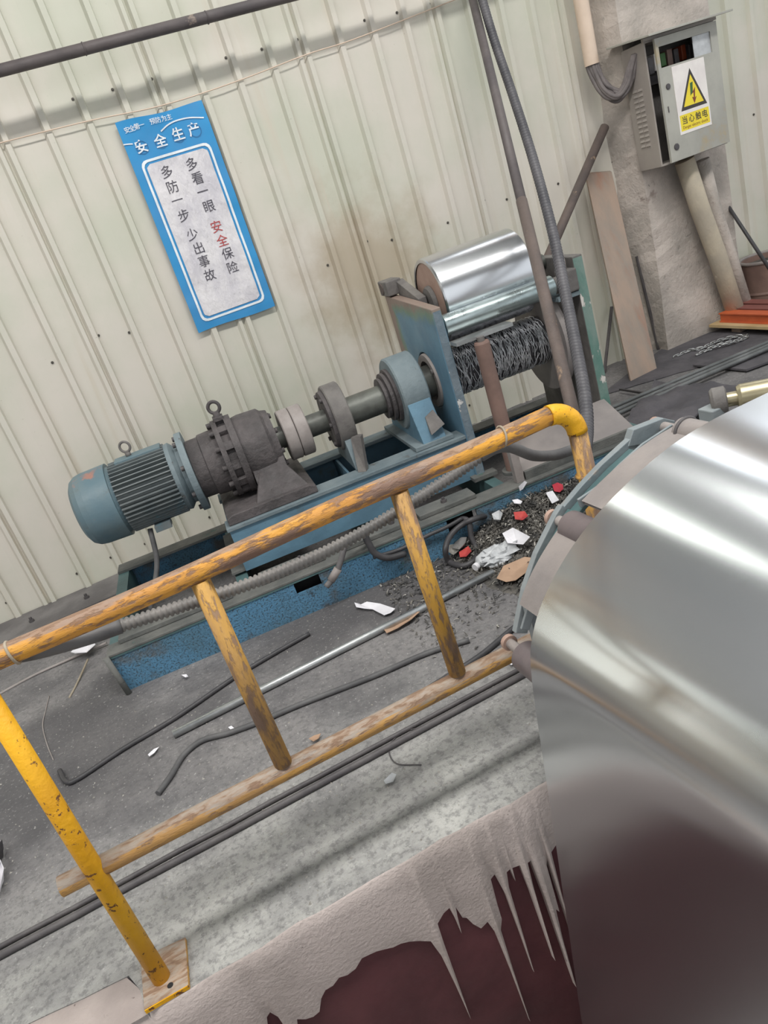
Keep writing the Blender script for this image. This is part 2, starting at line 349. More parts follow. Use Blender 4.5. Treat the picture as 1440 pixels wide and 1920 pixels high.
M['cement_pipe'] = pmat('cement_pipe', col(196, 184, 162), col(176, 166, 150), 4, 0.8, bump=0.4, chip=(col(218, 210, 194), 7, 0.64, 0.06))
M['orange'] = pmat('orange_primer', col(206, 104, 62), col(190, 92, 56), 4, 0.5, bump=0.05)
M['redbrown'] = pmat('red_brown_primer', col(142, 88, 80), col(126, 78, 72), 4, 0.5, bump=0.05)
M['plywood'] = pmat('plywood', col(206, 182, 140), col(190, 164, 120), 4, 0.7, bump=0.1)
M['paper'] = pmat('white_paper', col(232, 230, 234), col(216, 214, 218), 8, 0.8, bump=0.2)
M['card'] = pmat('brown_cardboard', col(176, 146, 122), col(156, 128, 106), 6, 0.85, bump=0.2)
M['plastic'] = pmat('dull_white_plastic', col(196, 198, 200), col(170, 172, 174), 12, 0.35, bump=0.5, bscale=30)
M['red'] = pmat('faded_red', col(190, 74, 68), col(170, 60, 62), 8, 0.7, bump=0.3)
M['crimson'] = pmat('crimson_plastic', col(186, 56, 70), col(168, 46, 60), 8, 0.5, bump=0.1)
M['swarf'] = pmat('dark_swarf', col(112, 108, 102), col(60, 59, 58), 14, 0.5, 0.8, bump=0.2, metal=0.25)
M['swarf_pale'] = pmat('pale_scraps', col(180, 176, 168), col(140, 136, 128), 30, 0.7, bump=0.1)
M['wire'] = pmat('bright_steel_wire', (0.92, 0.92, 0.95, 1), (0.7, 0.7, 0.72, 1), 30, 0.3, metal=0.35, bump=0)
M['drum'] = pmat('dark_wound_drum', col(84, 82, 86), col(58, 57, 60), 30, 0.4, metal=0.3, bump=0.8, bscale=80)
M['guide'] = pmat('dull_guide_plate', col(150, 142, 138), col(132, 126, 124), 4, 0.55, bump=0.2)
M['guide_blue'] = pmat('grey_blue_bar', col(140, 146, 148), col(122, 132, 136), 4, 0.5, bump=0.2, chip=(col(150, 140, 130), 7, 0.6, 0.08))
M['teal'] = pmat('dark_teal_paint', col(84, 112, 112), col(70, 94, 96), 4, 0.5, bump=0.2)
M['roller_dark'] = pmat('dark_roller', col(112, 102, 102), col(94, 86, 88), 5, 0.45, bump=0.1)
M['brass'] = pmat('dull_brass_sleeve', col(190, 180, 150), col(170, 160, 130), 5, 0.3, metal=0.6, bump=0.05)
M['rag'] = pmat('grey_rag', col(150, 148, 146), col(120, 118, 116), 9, 0.9, bump=0.5)
M['rope'] = pmat('dirty_cord', col(170, 158, 140), col(150, 138, 120), 20, 0.9, bump=0.3)
M['screw'] = pmat('screw_grey', col(104, 100, 92), col(84, 80, 74), 20, 0.5, bump=0, metal=0.4)
def emat(name, c, s):
    m = bpy.data.materials.new(name); m.use_nodes = True; b = m.node_tree.nodes['Principled BSDF']
    b.inputs['Base Color'].default_value = (0.8, 0.8, 0.8, 1); b.inputs['Emission Color'].default_value = c; b.inputs['Emission Strength'].default_value = s
    return m
M['lamp'] = emat('lit_tube', (1.0, 1.0, 0.93, 1), 9.0)
M['skylight'] = emat('lit_skylight', (0.95, 0.98, 1.0, 1), 2.2)
M['daylight'] = emat('daylit_window', (0.90, 0.95, 1.0, 1), 3.6)
M['daylight_strip'] = emat('daylit_strip', (0.97, 1.0, 0.90, 1), 5.0)
# ================================================================ the setting
WALL_Y = 4.75
# --- floor slab with the broken pit edge
edge = [(-6, 1.74), (-0.884, 1.75), (-0.74, 1.735), (-0.612, 1.722), (-0.585, 1.66), (-0.575, 1.585), (-0.423, 1.578), (-0.155, 1.583), (0.064, 1.588), (0.28, 1.587), (0.612, 1.575), (2.0, 1.58), (9, 1.58)]
ed = []
for (a, b), (c, d) in zip(edge[:-1], edge[1:]):
    n = max(1, int(abs(c - a) / 0.05)) if -1.5 < a < 1.6 else 1
    for k in range(n):
        t = k / n; x = a + (c - a) * t; y = b + (d - b) * t
        ed.append((x, y + 0.012 * noise.noise(Vector((x * 9, 3, 1))) if n > 1 else y))
ed.append(edge[-1])
fb = MB()
nE = len(ed)
fb.add([(x, y, 0) for x, y in ed] + [(x, 5.2, 0) for x, y in ed], [(i, i + 1, nE + i + 1, nE + i) for i in range(nE - 1)])
fb.add([(x, y, 0) for x, y in ed] + [(x, y + 0.02, -0.12) for x, y in ed], [(i, nE + i, nE + i + 1, i + 1) for i in range(nE - 1)])
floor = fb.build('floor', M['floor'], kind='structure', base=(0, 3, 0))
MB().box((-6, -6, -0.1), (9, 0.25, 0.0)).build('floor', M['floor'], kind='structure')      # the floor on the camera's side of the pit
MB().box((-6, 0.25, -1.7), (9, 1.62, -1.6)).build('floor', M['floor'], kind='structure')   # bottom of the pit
pw = thing('wall_pit', None, None, (0, 1.6, -1.6), kind='structure')
MB().box((-6, 1.602, -1.6), (9, 1.62, -0.03)).build('painted_face', M['maroon'], pw)
MB().box((-6, 0.13, -1.6), (9, 0.25, -0.1)).build('wall_near', M['maroon'], kind='structure')
# the slab's raw face: concrete that ran down over the paint before it set
low = [(-6, -0.6), (-1.2, -0.60), (-0.8, -0.55), (-0.62, -0.52), (-0.52, -0.47), (-0.40, -0.44), (-0.352, -0.40), (-0.345, -0.27), (-0.335, -0.235), (-0.322, -0.225), (-0.310, -0.255), (-0.305, -0.345), (-0.285, -0.35), (-0.27, -0.30), (-0.21, -0.328), (-0.19, -0.29),
       (-0.171, -0.274), (-0.10, -0.262), (-0.046, -0.238), (0.02, -0.255), (0.093, -0.282), (0.12, -0.30), (0.150, -0.324), (0.163, -0.40), (0.170, -0.55), (0.174, -0.707), (0.178, -0.55), (0.183, -0.36),
       (0.187, -0.277), (0.215, -0.255), (0.236, -0.25), (0.241, -0.30), (0.243, -0.367), (0.249, -0.30), (0.254, -0.262), (0.262, -0.313), (0.285, -0.36), (0.303, -0.392), (0.328, -0.38), (0.340, -0.44), (0.346, -0.62), (0.349, -0.874),
       (0.353, -0.62), (0.358, -0.44), (0.372, -0.40), (0.374, -0.34), (0.380, -0.235), (0.396, -0.225), (0.408, -0.32), (0.412, -0.50), (0.414, -0.68), (0.419, -0.50), (0.424, -0.30), (0.432, -0.240), (0.445, -0.235), (0.449, -0.29), (0.452, -0.235),
       (0.476, -0.238), (0.483, -0.36), (0.490, -0.678), (0.494, -0.36), (0.500, -0.243), (0.512, -0.241), (0.520, -0.42), (0.524, -0.60), (0.531, -0.845), (0.536, -0.60), (0.543, -0.48), (0.552, -0.50), (0.556, -0.30), (0.564, -0.27), (0.568, -0.45), (0.572, -0.641),
       (0.577, -0.42), (0.583, -0.262), (0.64, -0.225), (0.8, -0.26), (1.2, -0.3), (9, -0.3)]
_l2 = []
for (a, b), (c, d) in zip(low[:-1], low[1:]):     # roughen the outline of the runs
    _l2.append((a, b))
    if -1 < a < 0.9 and c < 1.0:
        n = max(1, int(math.hypot(c - a, d - b) / 0.022))
        for k in range(1, n):
            t = k / n; s_ = 0.0022 if abs(d - b) > 3 * abs(c - a) else 0.007
            x = a + (c - a) * t
            _l2.append((x, b + (d - b) * t + random.uniform(-s_, s_) * (2.0 if s_ > 0.005 else 1.0)))
_l2.append(low[-1]); low = _l2
def edge_y(x):
    for (a, b), (c, d) in zip(ed[:-1], ed[1:]):
        if a <= x <= c: return b + (d - b) * (x - a) / max(c - a, 1e-6)
    return 1.58
lv = []; lf = []
zz = [0.0, 0.03, 0.2, 0.55, 1.0]
for i, (x, zl) in enumerate(low):
    for t in zz:
        z = zl * t if t > 0.03 else (-0.006 if t else -0.0)
        y0 = min(edge_y(x), 1.60) - (0.0 if t == 0 else 0.004) + 0.0015 * noise.noise(Vector((x * 10, 0, 2)))
        lv.append((x, y0 + (0.010 if t == 1.0 else 0), min(z, 0.0 if x > -0.58 else -0.017)))
K = len(zz)
for i in range(len(low) - 1):
    for k in range(K - 1): lf.append((i*K+k, i*K+k+1, (i+1)*K+k+1, (i+1)*K+k))
lb = MB(); lb.add(lv, lf, True)
lb.add([lv[i*K+K-1] for i in range(len(low))] + [(x, 1.604, zl) for x, zl in low], [(i, i+len(low), i+len(low)+1, i+1) for i in range(len(low)-1)])
lb.build('concrete_lip', M['lip'], pw)
# chipped strip of rough concrete between the slab top and the old front edge on the left
cb = MB()
def chipf(u, v):
    x = -2.6 + u * 2.040; y1 = edge_y(x); y = 1.592 + (y1 - 1.592) * v
    return (x, y, -0.014 * (1 - v) ** 1.3 + 0.005 * min(1, 4 * v * (1 - v)) * noise.noise(Vector((x * 16, y * 16, 5))) - 0.003)
cb.grid(chipf, 70, 8)
cb.build('chipped_edge', M['lip_worn'], pw)

# --- back wall of ribbed sheets, four ribs to a sheet
wall = thing('wall_back', None, None, (0, WALL_Y, 0), kind='structure')
RIB0, PITCH, SHW = -0.902, 0.2175, 0.87
def sheet_mesh():
    prof = []
    def rib(x, h=0.026, w=0.050):
        prof.extend([(x - w/2, 0), (x - w/2 + 0.014, -h), (x + w/2 - 0.006, -h), (x + w/2, 0)])
    rib(0.0, 0.027, 0.046)
    for k in range(4):
        if k: rib(k * PITCH)
        prof.append((k * PITCH + PITCH * 0.5, 0.0015))
    rib(SHW - 0.050, 0.022, 0.040); prof.append((SHW, 0.002))
    b = MB(); n = len(prof)
    zs = [0.0] + [0.25 * k for k in range(1, 13)] + [3.22]
    vs = []
    for z in zs:
        for (x, y) in prof:
            vs.append((x, y + 0.004 * noise.noise(Vector((x * 5, z * 2.2, 7))), z))
    fs = [(j*n+i, j*n+i+1, (j+1)*n+i+1, (j+1)*n+i) for j in range(len(zs)-1) for i in range(n-1)]
    b.add(vs, fs, False)
    return b
b = sheet_mesh(); me0 = None
screw = MB(); screw.lathe((0, 0, 0), (0, -1, 0), [(0, 0.008), (0.003, 0.008), (0.003, 0.005), (0.008, 0.005), (0.008, 0)], 8)
scr_me = None
for k in range(-5, 10):
    x0 = RIB0 + k * SHW
    if me0 is None:
        b.v = [p + Vector((x0, WALL_Y, 0.0)) for p in b.v]
        o = b.build('wall_sheet', M['wall'], wall); me0 = o.data; first_x = x0
    else:
        o = bpy.data.objects.new('wall_sheet', me0); COL.objects.link(o); o.parent = wall; o.location = (x0 - first_x, 0, 0)
    if -1 <= k <= 6:
        for j, (dx, z) in enumerate([(-0.03, 2.56), (0.405, 2.565), (0.62, 2.56), (0.19, 1.36), (0.60, 1.345), (0.025, 1.40), (0.19, 0.13), (0.41, 0.14), (0.63, 0.135)]):
            if scr_me is None:
                so = screw.build('screw', M['screw'], wall); scr_me = so.data; so.parent = o
                so.data.transform(Matrix.Translation(Vector((0, WALL_Y, 0))))
                # mesh data now centred on its own origin
            else:
                so = bpy.data.objects.new('screw', scr_me); COL.objects.link(so); so.parent = o
            base_local = Vector((x0 + dx, WALL_Y - 0.001, z)) - Vector((0, WALL_Y, 0)) - Vector(o.location)
            so.location = base_local

# --- side walls and roof of the hall (outside the frame: they close the room for light and reflections)
MB().box((-6.5, 4.74, 3.2), (9, 4.9, 6.0)).build('wall_upper', M['roof'], kind='structure')
MB().box((-6.5, 4.80, 0), (9, 4.9, 3.2)).build('wall_outer', M['roof'], kind='structure')
rf = thing('ceiling', None, None, (0, 0, 6.0), kind='structure')
MB().box((-6.5, -5, 6.0), (9, 0.2, 6.05)).build('roof_sheet', M['roof'], rf); MB().box((-6.5, 0.9, 6.0), (9, 5, 6.05)).build('roof_sheet', M['roof'], rf)
MB().box((-6.5, 0.2, 6.01), (9, 0.9, 6.03)).build('roof_light_panel', M['skylight'], rf)
lw_ = MB(); lw_.box((-6.6, -5, 0), (-6.5, -0.6, 6.0)); lw_.box((-6.6, 3.0, 0), (-6.5, 4.9, 6.0)); lw_.box((-6.6, -0.6, 2.9), (-6.5, 3.0, 6.0)); lw_.box((-6.6, -0.6, 0), (-6.5, 3.0, 0.9))
lw_.build('wall_left', M['roof'], kind='structure')
# unseen glowing panels for hall openings, placed for bright bands on the steel strip
def window(n, x0, x1, z0, z1, panes, mt='daylight'):
    w_ = thing('window_%d' % n, None, None, ((x0 + x1) / 2, 4.72, z0), kind='structure')
    for k in range(panes):
        a = x0 + (x1 - x0) * k / panes; b2 = x0 + (x1 - x0) * (k + 1) / panes
        MB().box((a + 0.02, 4.70, z0), (b2 - 0.02, 4.71, z1)).build('pane', M[mt], w_)
        MB().box((b2 - 0.02, 4.685, z0), (b2 + 0.02, 4.725, z1)).build('mullion', M['sill'], w_)
    for z in (z0 - 0.04, z1): MB().box((x0, 4.68, z), (x1, 4.725, z + 0.04)).build('window_rail', M['sill'], w_)
window(1, 3.0, 8.4, 3.3, 4.6, 6)
window(2, 1.05, 1.32, 3.3, 5.8, 1, 'daylight_strip')
window(3, -3.3, -2.9, 0.8, 3.1, 1, 'daylight_strip')

# --- sill along the foot of the wall, with bolts
tr = thing('trim_1', None, None, (-1, 4.55, 0), kind='structure')
MB().box((-4, 4.36, 0.0), (0.62, 4.745, 0.028)).build('sill_plate', M['sill'], tr, bevel=0.004)
MB().box((-4, 4.36, 0.028), (0.62, 4.385, 0.045)).build('sill_edge', M['sill'], tr)
for (px, py) in [(396, 1019), (328, 1050), (260, 1078), (163, 1121), (60, 1165)]:
    p = F(px, py, 0.03)
    MB().lathe((p.x, p.y, 0.028), (0, 0, 1), [(0, 0.016), (0.014, 0.016), (0.014, 0.009), (0.03, 0.009), (0.03, 0)], 8).build('bolt', M['rod'], tr)

# --- concrete column against the wall
cl = thing('wall_column', None, None, (4.2, 4.6, 0), kind='structure')
c = MB()
def colf(x0, x1, y0, y1):
    n = 60
    prof = [(x0 - 0.07, 4.76), (x0 - 0.035, (4.76+y0)/2), (x0, y0), ((x0*3+x1)/4, y0), ((x0+x1)/2, y0), ((x0+3*x1)/4, y0), (x1, y0), (x1, 4.76)]
    vs = []
    for k in range(n + 1):
        z = 6.0 * k / n if k > 25 else 2.5 * k / 25
        z = 2.6 * k / 40 if k <= 40 else 2.6 + (6 - 2.6) * (k - 40) / 20
        w = 0.05 * max(0, 1 - z / 0.5)
        for i, (x, y) in enumerate(prof):
            j = 0.012 * noise.noise(Vector((x * 6, y * 6, z * 5))) + 0.008 * noise.noise(Vector((x * 20, y * 20, z * 16)))
            vs.append((x + (-w if x == x0 else 0) + j, y - (w * 0.6 if y < 4.7 else 0) + j * 0.8, z))
    m = len(prof)
    c.add(vs, [(k*m+i, k*m+i+1, (k+1)*m+i+1, (k+1)*m+i) for k in range(n) for i in range(m-1)], False)
colf(3.70, 4.42, 4.54, 4.76)
c.build('column_shaft', M['column'], cl)
# ================================================================ drive unit and roll stand (their own frame: u along, v away, z up)
RZ = -A_M
def mth(name, label, cat, uvz, group=None): return thing(name, label, cat, MX(uvz), RZ, group)
def mb(): return MB(MX)
AV, AZ = 0.60, 0.69                              # drive axis

# --- welded base frame
bs_ = mth('machine_base', 'long blue speckled steel channel base frame under the motor drive on the floor', 'machine base', (1.4, 0.5, 0))
w = mb()
for (a, b_) in [(0.0, 0.876), (1.0, 1.655), (1.812, 2.85)]: w.box((a, 0, 0), (b_, 0.012, 0.185))
w.box((0.876, 0, 0), (1.0, 0.012, 0.118)); w.box((1.655, 0, 0), (1.812, 0.012, 0.105))
w.build('front_web', M['blue_speck'], bs_)
for a, b_ in ((0.87, 1.006), (1.65, 1.818)): mb().box((a, 0.09, 0.01), (b_, 0.10, 0.184)).build('hole_backing', M['black'], bs_)  # black sheets behind the web holes, standing in for the shade inside
mb().box((0, -0.006, 0.185), (2.85, 0.105, 0.198)).build('top_flange', M['flange'], bs_, bevel=0.003)
mb().box((0.0, -0.004, 0.176), (2.85, 0.0, 0.190)).build('flange_edge', M['teal'], bs_)
mb().box((0, 1.10, 0), (2.85, 1.112, 0.185)).build('rear_web', M['blue_speck'], bs_)
mb().box((0, 1.0, 0.185), (2.85, 1.12, 0.198)).build('top_flange', M['flange'], bs_)
for u in (0.03, 0.66, 1.33, 2.0, 2.8): mb().box((u - 0.03, 0.012, 0.02), (u + 0.03, 1.10, 0.184)).build('cross_member', M['teal'], bs_)
for i, (a, b_) in enumerate([(0.06, 0.60), (0.74, 1.06), (1.15, 1.50), (1.55, 1.85)]):
    mb().box((a, 0.06, 0.199), (b_, 0.17, 0.222)).build('shim_plate', M['flange'], bs_, bevel=0.003)
for u in (0.4, 0.95, 1.24, 1.42, 1.7):
    mb().lathe((u, 0.11, 0.222), (0, 0, 1), [(0, 0.016), (0.013, 0.016), (0.013, 0.008), (0.026, 0.008), (0.026, 0)], 6).build('bolt', M['rod'], bs_)
mb().cyl((0.02, -0.03, 0.0), (0.0, -0.02, 0.2), 0.014, n=10).build('end_post', M['flange'], bs_)

# --- raised beam that carries gearbox and bearings
bm_ = mth('support_beam', 'blue raised box beam under the gearbox and the bearing pedestals', 'beam', (1.3, 0.6, 0.198))
mb().box((0.69, 0.30, 0.199), (1.97, 0.312, 0.42)).build('front_plate', M['blue'], bm_)
mb().box((0.68, 0.29, 0.42), (1.98, 0.42, 0.44)).build('top_strip', M['blue_grey'], bm_, bevel=0.003)
mb().box((0.69, 0.888, 0.199), (1.97, 0.90, 0.42)).build('rear_plate', M['blue'], bm_)
mb().box((0.68, 0.78, 0.42), (1.98, 0.91, 0.44)).build('top_strip', M['blue_grey'], bm_, bevel=0.003)
for u in (0.69, 1.08, 1.35, 1.955): mb().box((u, 0.313, 0.20), (u + 0.012, 0.887, 0.415)).build('diaphragm', M['blue'], bm_)
mb().box((0.62, 0.31, 0.199), (0.69, 0.89, 0.21)).build('foot_plate', M['flange'], bm_)

# --- electric motor
mo = mth('electric_motor', 'blue finned electric motor with a rounded fan cowl, leftmost on the drive', 'motor', (0.35, AV, 0.48))
ax = lambda u: (u, AV, AZ)
prof = [(0.045, 0.0), (0.045, 0.10), (0.050, 0.135), (0.065, 0.162), (0.09, 0.178), (0.12, 0.184), (0.245, 0.188), (0.245, 0.17), (0.26, 0.16)]
mb().lathe((0, AV, AZ), (1, 0, 0), prof, 48).build('fan_cowl', M['motor'], mo)
mb().lathe((0, AV, AZ), (1, 0, 0), [(0.25, 0.0), (0.25, 0.152), (0.545, 0.152), (0.545, 0.0)], 40).build('stator_housing', M['fin'], mo)
fn = mb()
for k in range(46):
    a = 2 * PI * (k + 0.5) / 46
    if abs(a - PI / 2) < 0.12: continue
    ca, sa = math.cos(a), math.sin(a); t = 0.0038
    q = [(0.262, AV + 0.150*ca - t*sa, AZ + 0.150*sa + t*ca), (0.262, AV + 0.150*ca + t*sa, AZ + 0.150*sa - t*ca),
         (0.262, AV + 0.180*ca + t*0.7*sa, AZ + 0.180*sa - t*0.7*ca), (0.262, AV + 0.180*ca - t*0.7*sa, AZ + 0.180*sa + t*0.7*ca)]
    fn.prism(q, (0.278, 0, 0))
fn.build('cooling_fins', M['fin'], mo, kind='stuff')
mb().box((0.30, AV - 0.045, AZ + 0.15), (0.53, AV + 0.045, AZ + 0.185)).build('top_pad', M['motor'], mo, bevel=0.004)
mb().lathe((0, AV, AZ), (1, 0, 0), [(0.54, 0.0), (0.54, 0.172), (0.562, 0.176), (0.585, 0.150), (0.61, 0.150), (0.61, 0)], 40).build('end_shield', M['blue_grey'], mo)
mb().lathe((0, AV, AZ), (1, 0, 0), [(0.608, 0.0), (0.608, 0.205), (0.640, 0.205), (0.640, 0.0)], 44).build('mounting_flange', M['blue_grey'], mo, bevel=0.003)
for k in range(8):
    a = 2 * PI * (k + 0.5) / 8; ca, sa = math.cos(a) * 0.182, math.sin(a) * 0.182
    mb().lathe((0.590, AV + ca, AZ + sa), (1, 0, 0), [(0, 0), (0, 0.013), (0.016, 0.013), (0.016, 0.011)], 6).build('flange_bolt', M['rod'], mo)
ev = mb(); ev.cyl((0.375, AV, AZ + 0.18), (0.375, AV, AZ + 0.205), 0.014, n=12); ev.torus((0.375, AV, AZ + 0.232), (0.35, 1, 0), 0.026, 0.0065, 24, 8)
ev.build('eye_bolt', M['grey_iron'], mo)
for s_ in (-1, 1): mb().box((0.36, AV + s_*0.105 - 0.045, AZ - 0.188), (0.44, AV + s_*0.105 + 0.045, AZ - 0.158)).build('foot', M['fin'], mo)
cp = smooth_path([MX((0.33, AV - 0.08, AZ - 0.175)), MX((0.30, AV - 0.12, 0.36)), MX((0.24, AV - 0.16, 0.25)), MX((0.20, AV - 0.2, 0.20)), MX((0.16, 0.36, 0.06)), MX((0.15, 0.30, 0.0))], 8)
tag(MB().tube(cp, 0.013, 10).build('power_cable', M['rubber_grey']), 'dark power cable hanging from under the finned motor', 'cable')

# --- cycloidal gearbox
gb = mth('gearbox', 'greasy dark cast gearbox with a bolted ring flange and eye bolt between motor and coupling', 'gearbox', (0.9, AV, 0.44))
mb().lathe((0, AV, AZ), (1, 0, 0), [(0.642, 0.0), (0.642, 0.150), (0.705, 0.152), (0.71, 0.160), (0.80, 0.164), (0.80, 0)], 40).build('input_housing', M['grease'], gb)
rg = mb()
rg.lathe((0, AV, AZ), (1, 0, 0), [(0.795, 0.0), (0.795, 0.200), (0.820, 0.200), (0.820, 0.172), (0.862, 0.172), (0.862, 0.204), (0.895, 0.204), (0.895, 0)], 44)
rg.build('ring_flange', M['grease'], gb, bevel=0.003)
for k in range(12):
    a = 2 * PI * k / 12; ca, sa = math.cos(a), math.sin(a)
    q = [Vector((0.820, AV + 0.170*ca - 0.022*sa, AZ + 0.170*sa + 0.022*ca)), Vector((0.820, AV + 0.170*ca + 0.022*sa, AZ + 0.170*sa - 0.022*ca)),
         Vector((0.820, AV + 0.196*ca + 0.020*sa, AZ + 0.196*sa - 0.020*ca)), Vector((0.820, AV + 0.196*ca - 0.020*sa, AZ + 0.196*sa + 0.020*ca))]
    mb().prism(q, (0.042, 0, 0)).build('bolt_lug', M['grease'], gb)
    mb().lathe((0.772, AV + 0.183*ca, AZ + 0.183*sa), (1, 0, 0), [(0, 0), (0, 0.014), (0.024, 0.014)], 6).build('bolt_head', M['grease'], gb)
mb().lathe((0, AV, AZ), (1, 0, 0), [(0.89, 0.0), (0.89, 0.180), (0.93, 0.186), (1.03, 0.182), (1.045, 0.166), (1.075, 0.158), (1.078, 0.11), (1.078, 0)], 40).build('output_housing', M['grease'], gb)
for k in range(8):
    a = 2 * PI * (k + 0.3) / 8
    mb().lathe((1.07, AV + 0.135*math.cos(a), AZ + 0.135*math.sin(a)), (1, 0, 0), [(0, 0.013), (0.018, 0.013), (0.018, 0)], 6).build('bolt_head', M['grease'], gb)
fo = mb()
fo.prism([(0.70, 0.31, 0.441), (1.16, 0.31, 0.441), (1.16, 0.31, 0.475), (1.13, 0.31, 0.49), (0.73, 0.31, 0.49), (0.70, 0.31, 0.475)], (0, 0.58, 0))
fo.build('foot', M['grease'], gb, bevel=0.004)
ck = mb()
ck.prism([(0.90, 0.36, 0.488), (0.90, 0.84, 0.488), (0.90, AV + 0.16, 0.64), (0.90, AV - 0.16, 0.64)], (0.17, 0, 0))
ck.build('cradle', M['grease'], gb, bevel=0.004)
mb().prism([(0.86, 0.34, 0.488), (1.13, 0.34, 0.488), (1.06, 0.42, 0.61), (0.93, 0.42, 0.61)], (0, 0.03, 0)).build('gusset', M['grease'], gb, bevel=0.003)
ev = mb(); ev.cyl((0.842, AV, AZ + 0.19), (0.842, AV, AZ + 0.235), 0.018, n=12); ev.torus((0.842, AV, AZ + 0.262), (0.3, 1, 0), 0.029, 0.009, 24, 8)
ev.build('eye_bolt', M['grease'], gb)
mb().box((0.815, AV - 0.035, AZ + 0.195), (0.868, AV + 0.035, AZ + 0.216)).build('lifting_pad', M['grease'], gb, bevel=0.003)

# --- coupling and drive shaft
sh = mth('drive_shaft', 'dark oily drive shaft with a pale two-disc flange coupling running between gearbox and side plate', 'shaft', (1.5, AV, AZ - 0.14))
mb().lathe((0, AV, AZ), (1, 0, 0), [(1.079, 0.0), (1.079, 0.058), (1.372, 0.058), (1.372, 0.0)], 28).build('input_stub', M['shaft'], sh)
mb().lathe((0, AV, AZ), (1, 0, 0), [(1.115, 0.06), (1.115, 0.128), (1.12, 0.133), (1.172, 0.133), (1.176, 0.129), (1.176, 0.06)], 44).build('coupling_half', M['coupling'], sh)
mb().lathe((0, AV, AZ), (1, 0, 0), [(1.179, 0.06), (1.179, 0.129), (1.183, 0.133), (1.238, 0.133), (1.243, 0.128), (1.243, 0.06)], 44).build('coupling_half', M['coupling'], sh)
mb().lathe((0, AV, AZ), (1, 0, 0), [(1.46, 0.0), (1.46, 0.074), (1.74, 0.074), (1.74, 0)], 32).build('shaft', M['shaft'], sh)
mb().lathe((0, AV, AZ), (1, 0, 0), [(1.865, 0.0), (1.865, 0.085), (2.015, 0.085), (2.015, 0)], 32).build('shaft_end', M['shaft'], sh)

# --- bearing pedestals
b1 = mth('bearing_pedestal', 'grey round bearing housing on a slim leg beside the flange coupling', 'bearing', (1.41, AV, 0.44), 'bearing pedestals on the blue beam')
mb().lathe((0, AV, AZ), (1, 0, 0), [(1.372, 0.06), (1.372, 0.168), (1.378, 0.174), (1.455, 0.174), (1.46, 0.170), (1.46, 0.075)], 44).build('housing', M['grey_iron'], b1)
mb().lathe((0, AV, AZ), (1, 0, 0), [(1.352, 0.06), (1.352, 0.150), (1.3715, 0.155), (1.3715, 0.06)], 40).build('cover', M['grease'], b1)
for k in range(6):
    a = 2 * PI * k / 6
    mb().lathe((1.340, AV + 0.135*math.cos(a), AZ + 0.135*math.sin(a)), (1, 0, 0), [(0, 0), (0, 0.012), (0.012, 0.012)], 6).build('cover_bolt', M['grease'], b1)
mb().prism([(1.385, 0.40, 0.441), (1.385, 0.80, 0.441), (1.385, AV + 0.14, 0.60), (1.385, AV - 0.14, 0.60)], (0.07, 0, 0)).build('leg', M['blue_grey'], b1, bevel=0.003)
mb().prism([(1.385, 0.36, 0.441), (1.42, 0.33, 0.441), (1.46, 0.40, 0.60), (1.42, 0.46, 0.60)], (0.02, 0.03, 0)).build('strut', M['grey_iron'], b1)
b2 = mth('bearing_pedestal', 'large bearing housing on a wide blue pedestal close to the blue side plate', 'bearing', (1.8, AV, 0.44), 'bearing pedestals on the blue beam')
mb().lathe((0, AV, AZ), (1, 0, 0), [(1.73, 0.075), (1.73, 0.185), (1.738, 0.193), (1.865, 0.193), (1.872, 0.187), (1.872, 0.085)], 48).build('housing', M['blue_grey'], b2)
sl = mb()
sl.lathe((0, AV, AZ), (1, 0, 0), [(1.665, 0.075), (1.665, 0.108), (1.68, 0.108), (1.68, 0.100), (1.688, 0.100), (1.688, 0.128), (1.705, 0.128), (1.705, 0.120), (1.712, 0.120), (1.712, 0.142), (1.73, 0.142), (1.73, 0.075)], 40)
sl.build('seal_ring', M['grease'], b2)
mb().prism([(1.74, 0.31, 0.441), (1.74, 0.89, 0.441), (1.74, AV + 0.19, 0.66), (1.74, AV - 0.19, 0.66)], (0.125, 0, 0)).build('leg', M['blue'], b2, bevel=0.004)
mb().box((1.69, 0.31, 0.441), (1.9, 0.89, 0.465)).build('sole_plate', M['blue_grey'], b2, bevel=0.003)
mb().prism([(1.79, 0.325, 0.50), (1.87, 0.325, 0.53), (1.85, 0.385, 0.60), (1.8, 0.385, 0.58)], (0, -0.018, 0)).build('rib', M['grey_iron'], b2)

# --- roll stand: two side plates with cross bars
st = mth('roll_stand', 'blue upright side plates of the roll stand with chipped edges and a round shaft hole', 'roll stand', (2.4, 0.7, 0.198))
def plate_hole(u0, u1, v0, v1, z0, z1, hv, hz, r, slope=0.0):
    ang = sorted(set([2*PI*k/48 for k in range(48)] + [math.atan2(z - hz, v - hv) % (2*PI) for v in (v0, v1) for z in (z0, z1)]))
    out = []
    for a in ang:
        ca, sa = math.cos(a), math.sin(a); t = 1e9
        if ca > 1e-9: t = min(t, (v1 - hv) / ca)
        if ca < -1e-9: t = min(t, (v0 - hv) / ca)
        if sa > 1e-9: t = min(t, (z1 - hz) / sa)
        if sa < -1e-9: t = min(t, (z0 - hz) / sa)
        v, z = hv + t*ca, hz + t*sa
        if abs(z - z1) < 1e-6: z += slope * (v - v0)
        out.append((v, z))
    n = len(ang); m = mb(); P = []
    for u in (u0, u1):
        P += [(u, v, z) for v, z in out]; P += [(u, hv + r*math.cos(a), hz + r*math.sin(a)) for a in ang]
    fs = []
    for i in range(n):
        j = (i + 1) % n
        fs += [(i, n+i, n+j, j), (2*n+i, 2*n+j, 3*n+j, 3*n+i), (i, j, 2*n+j, 2*n+i), (n+i, 3*n+i, 3*n+j, n+j)]
    return m.add(P, fs)
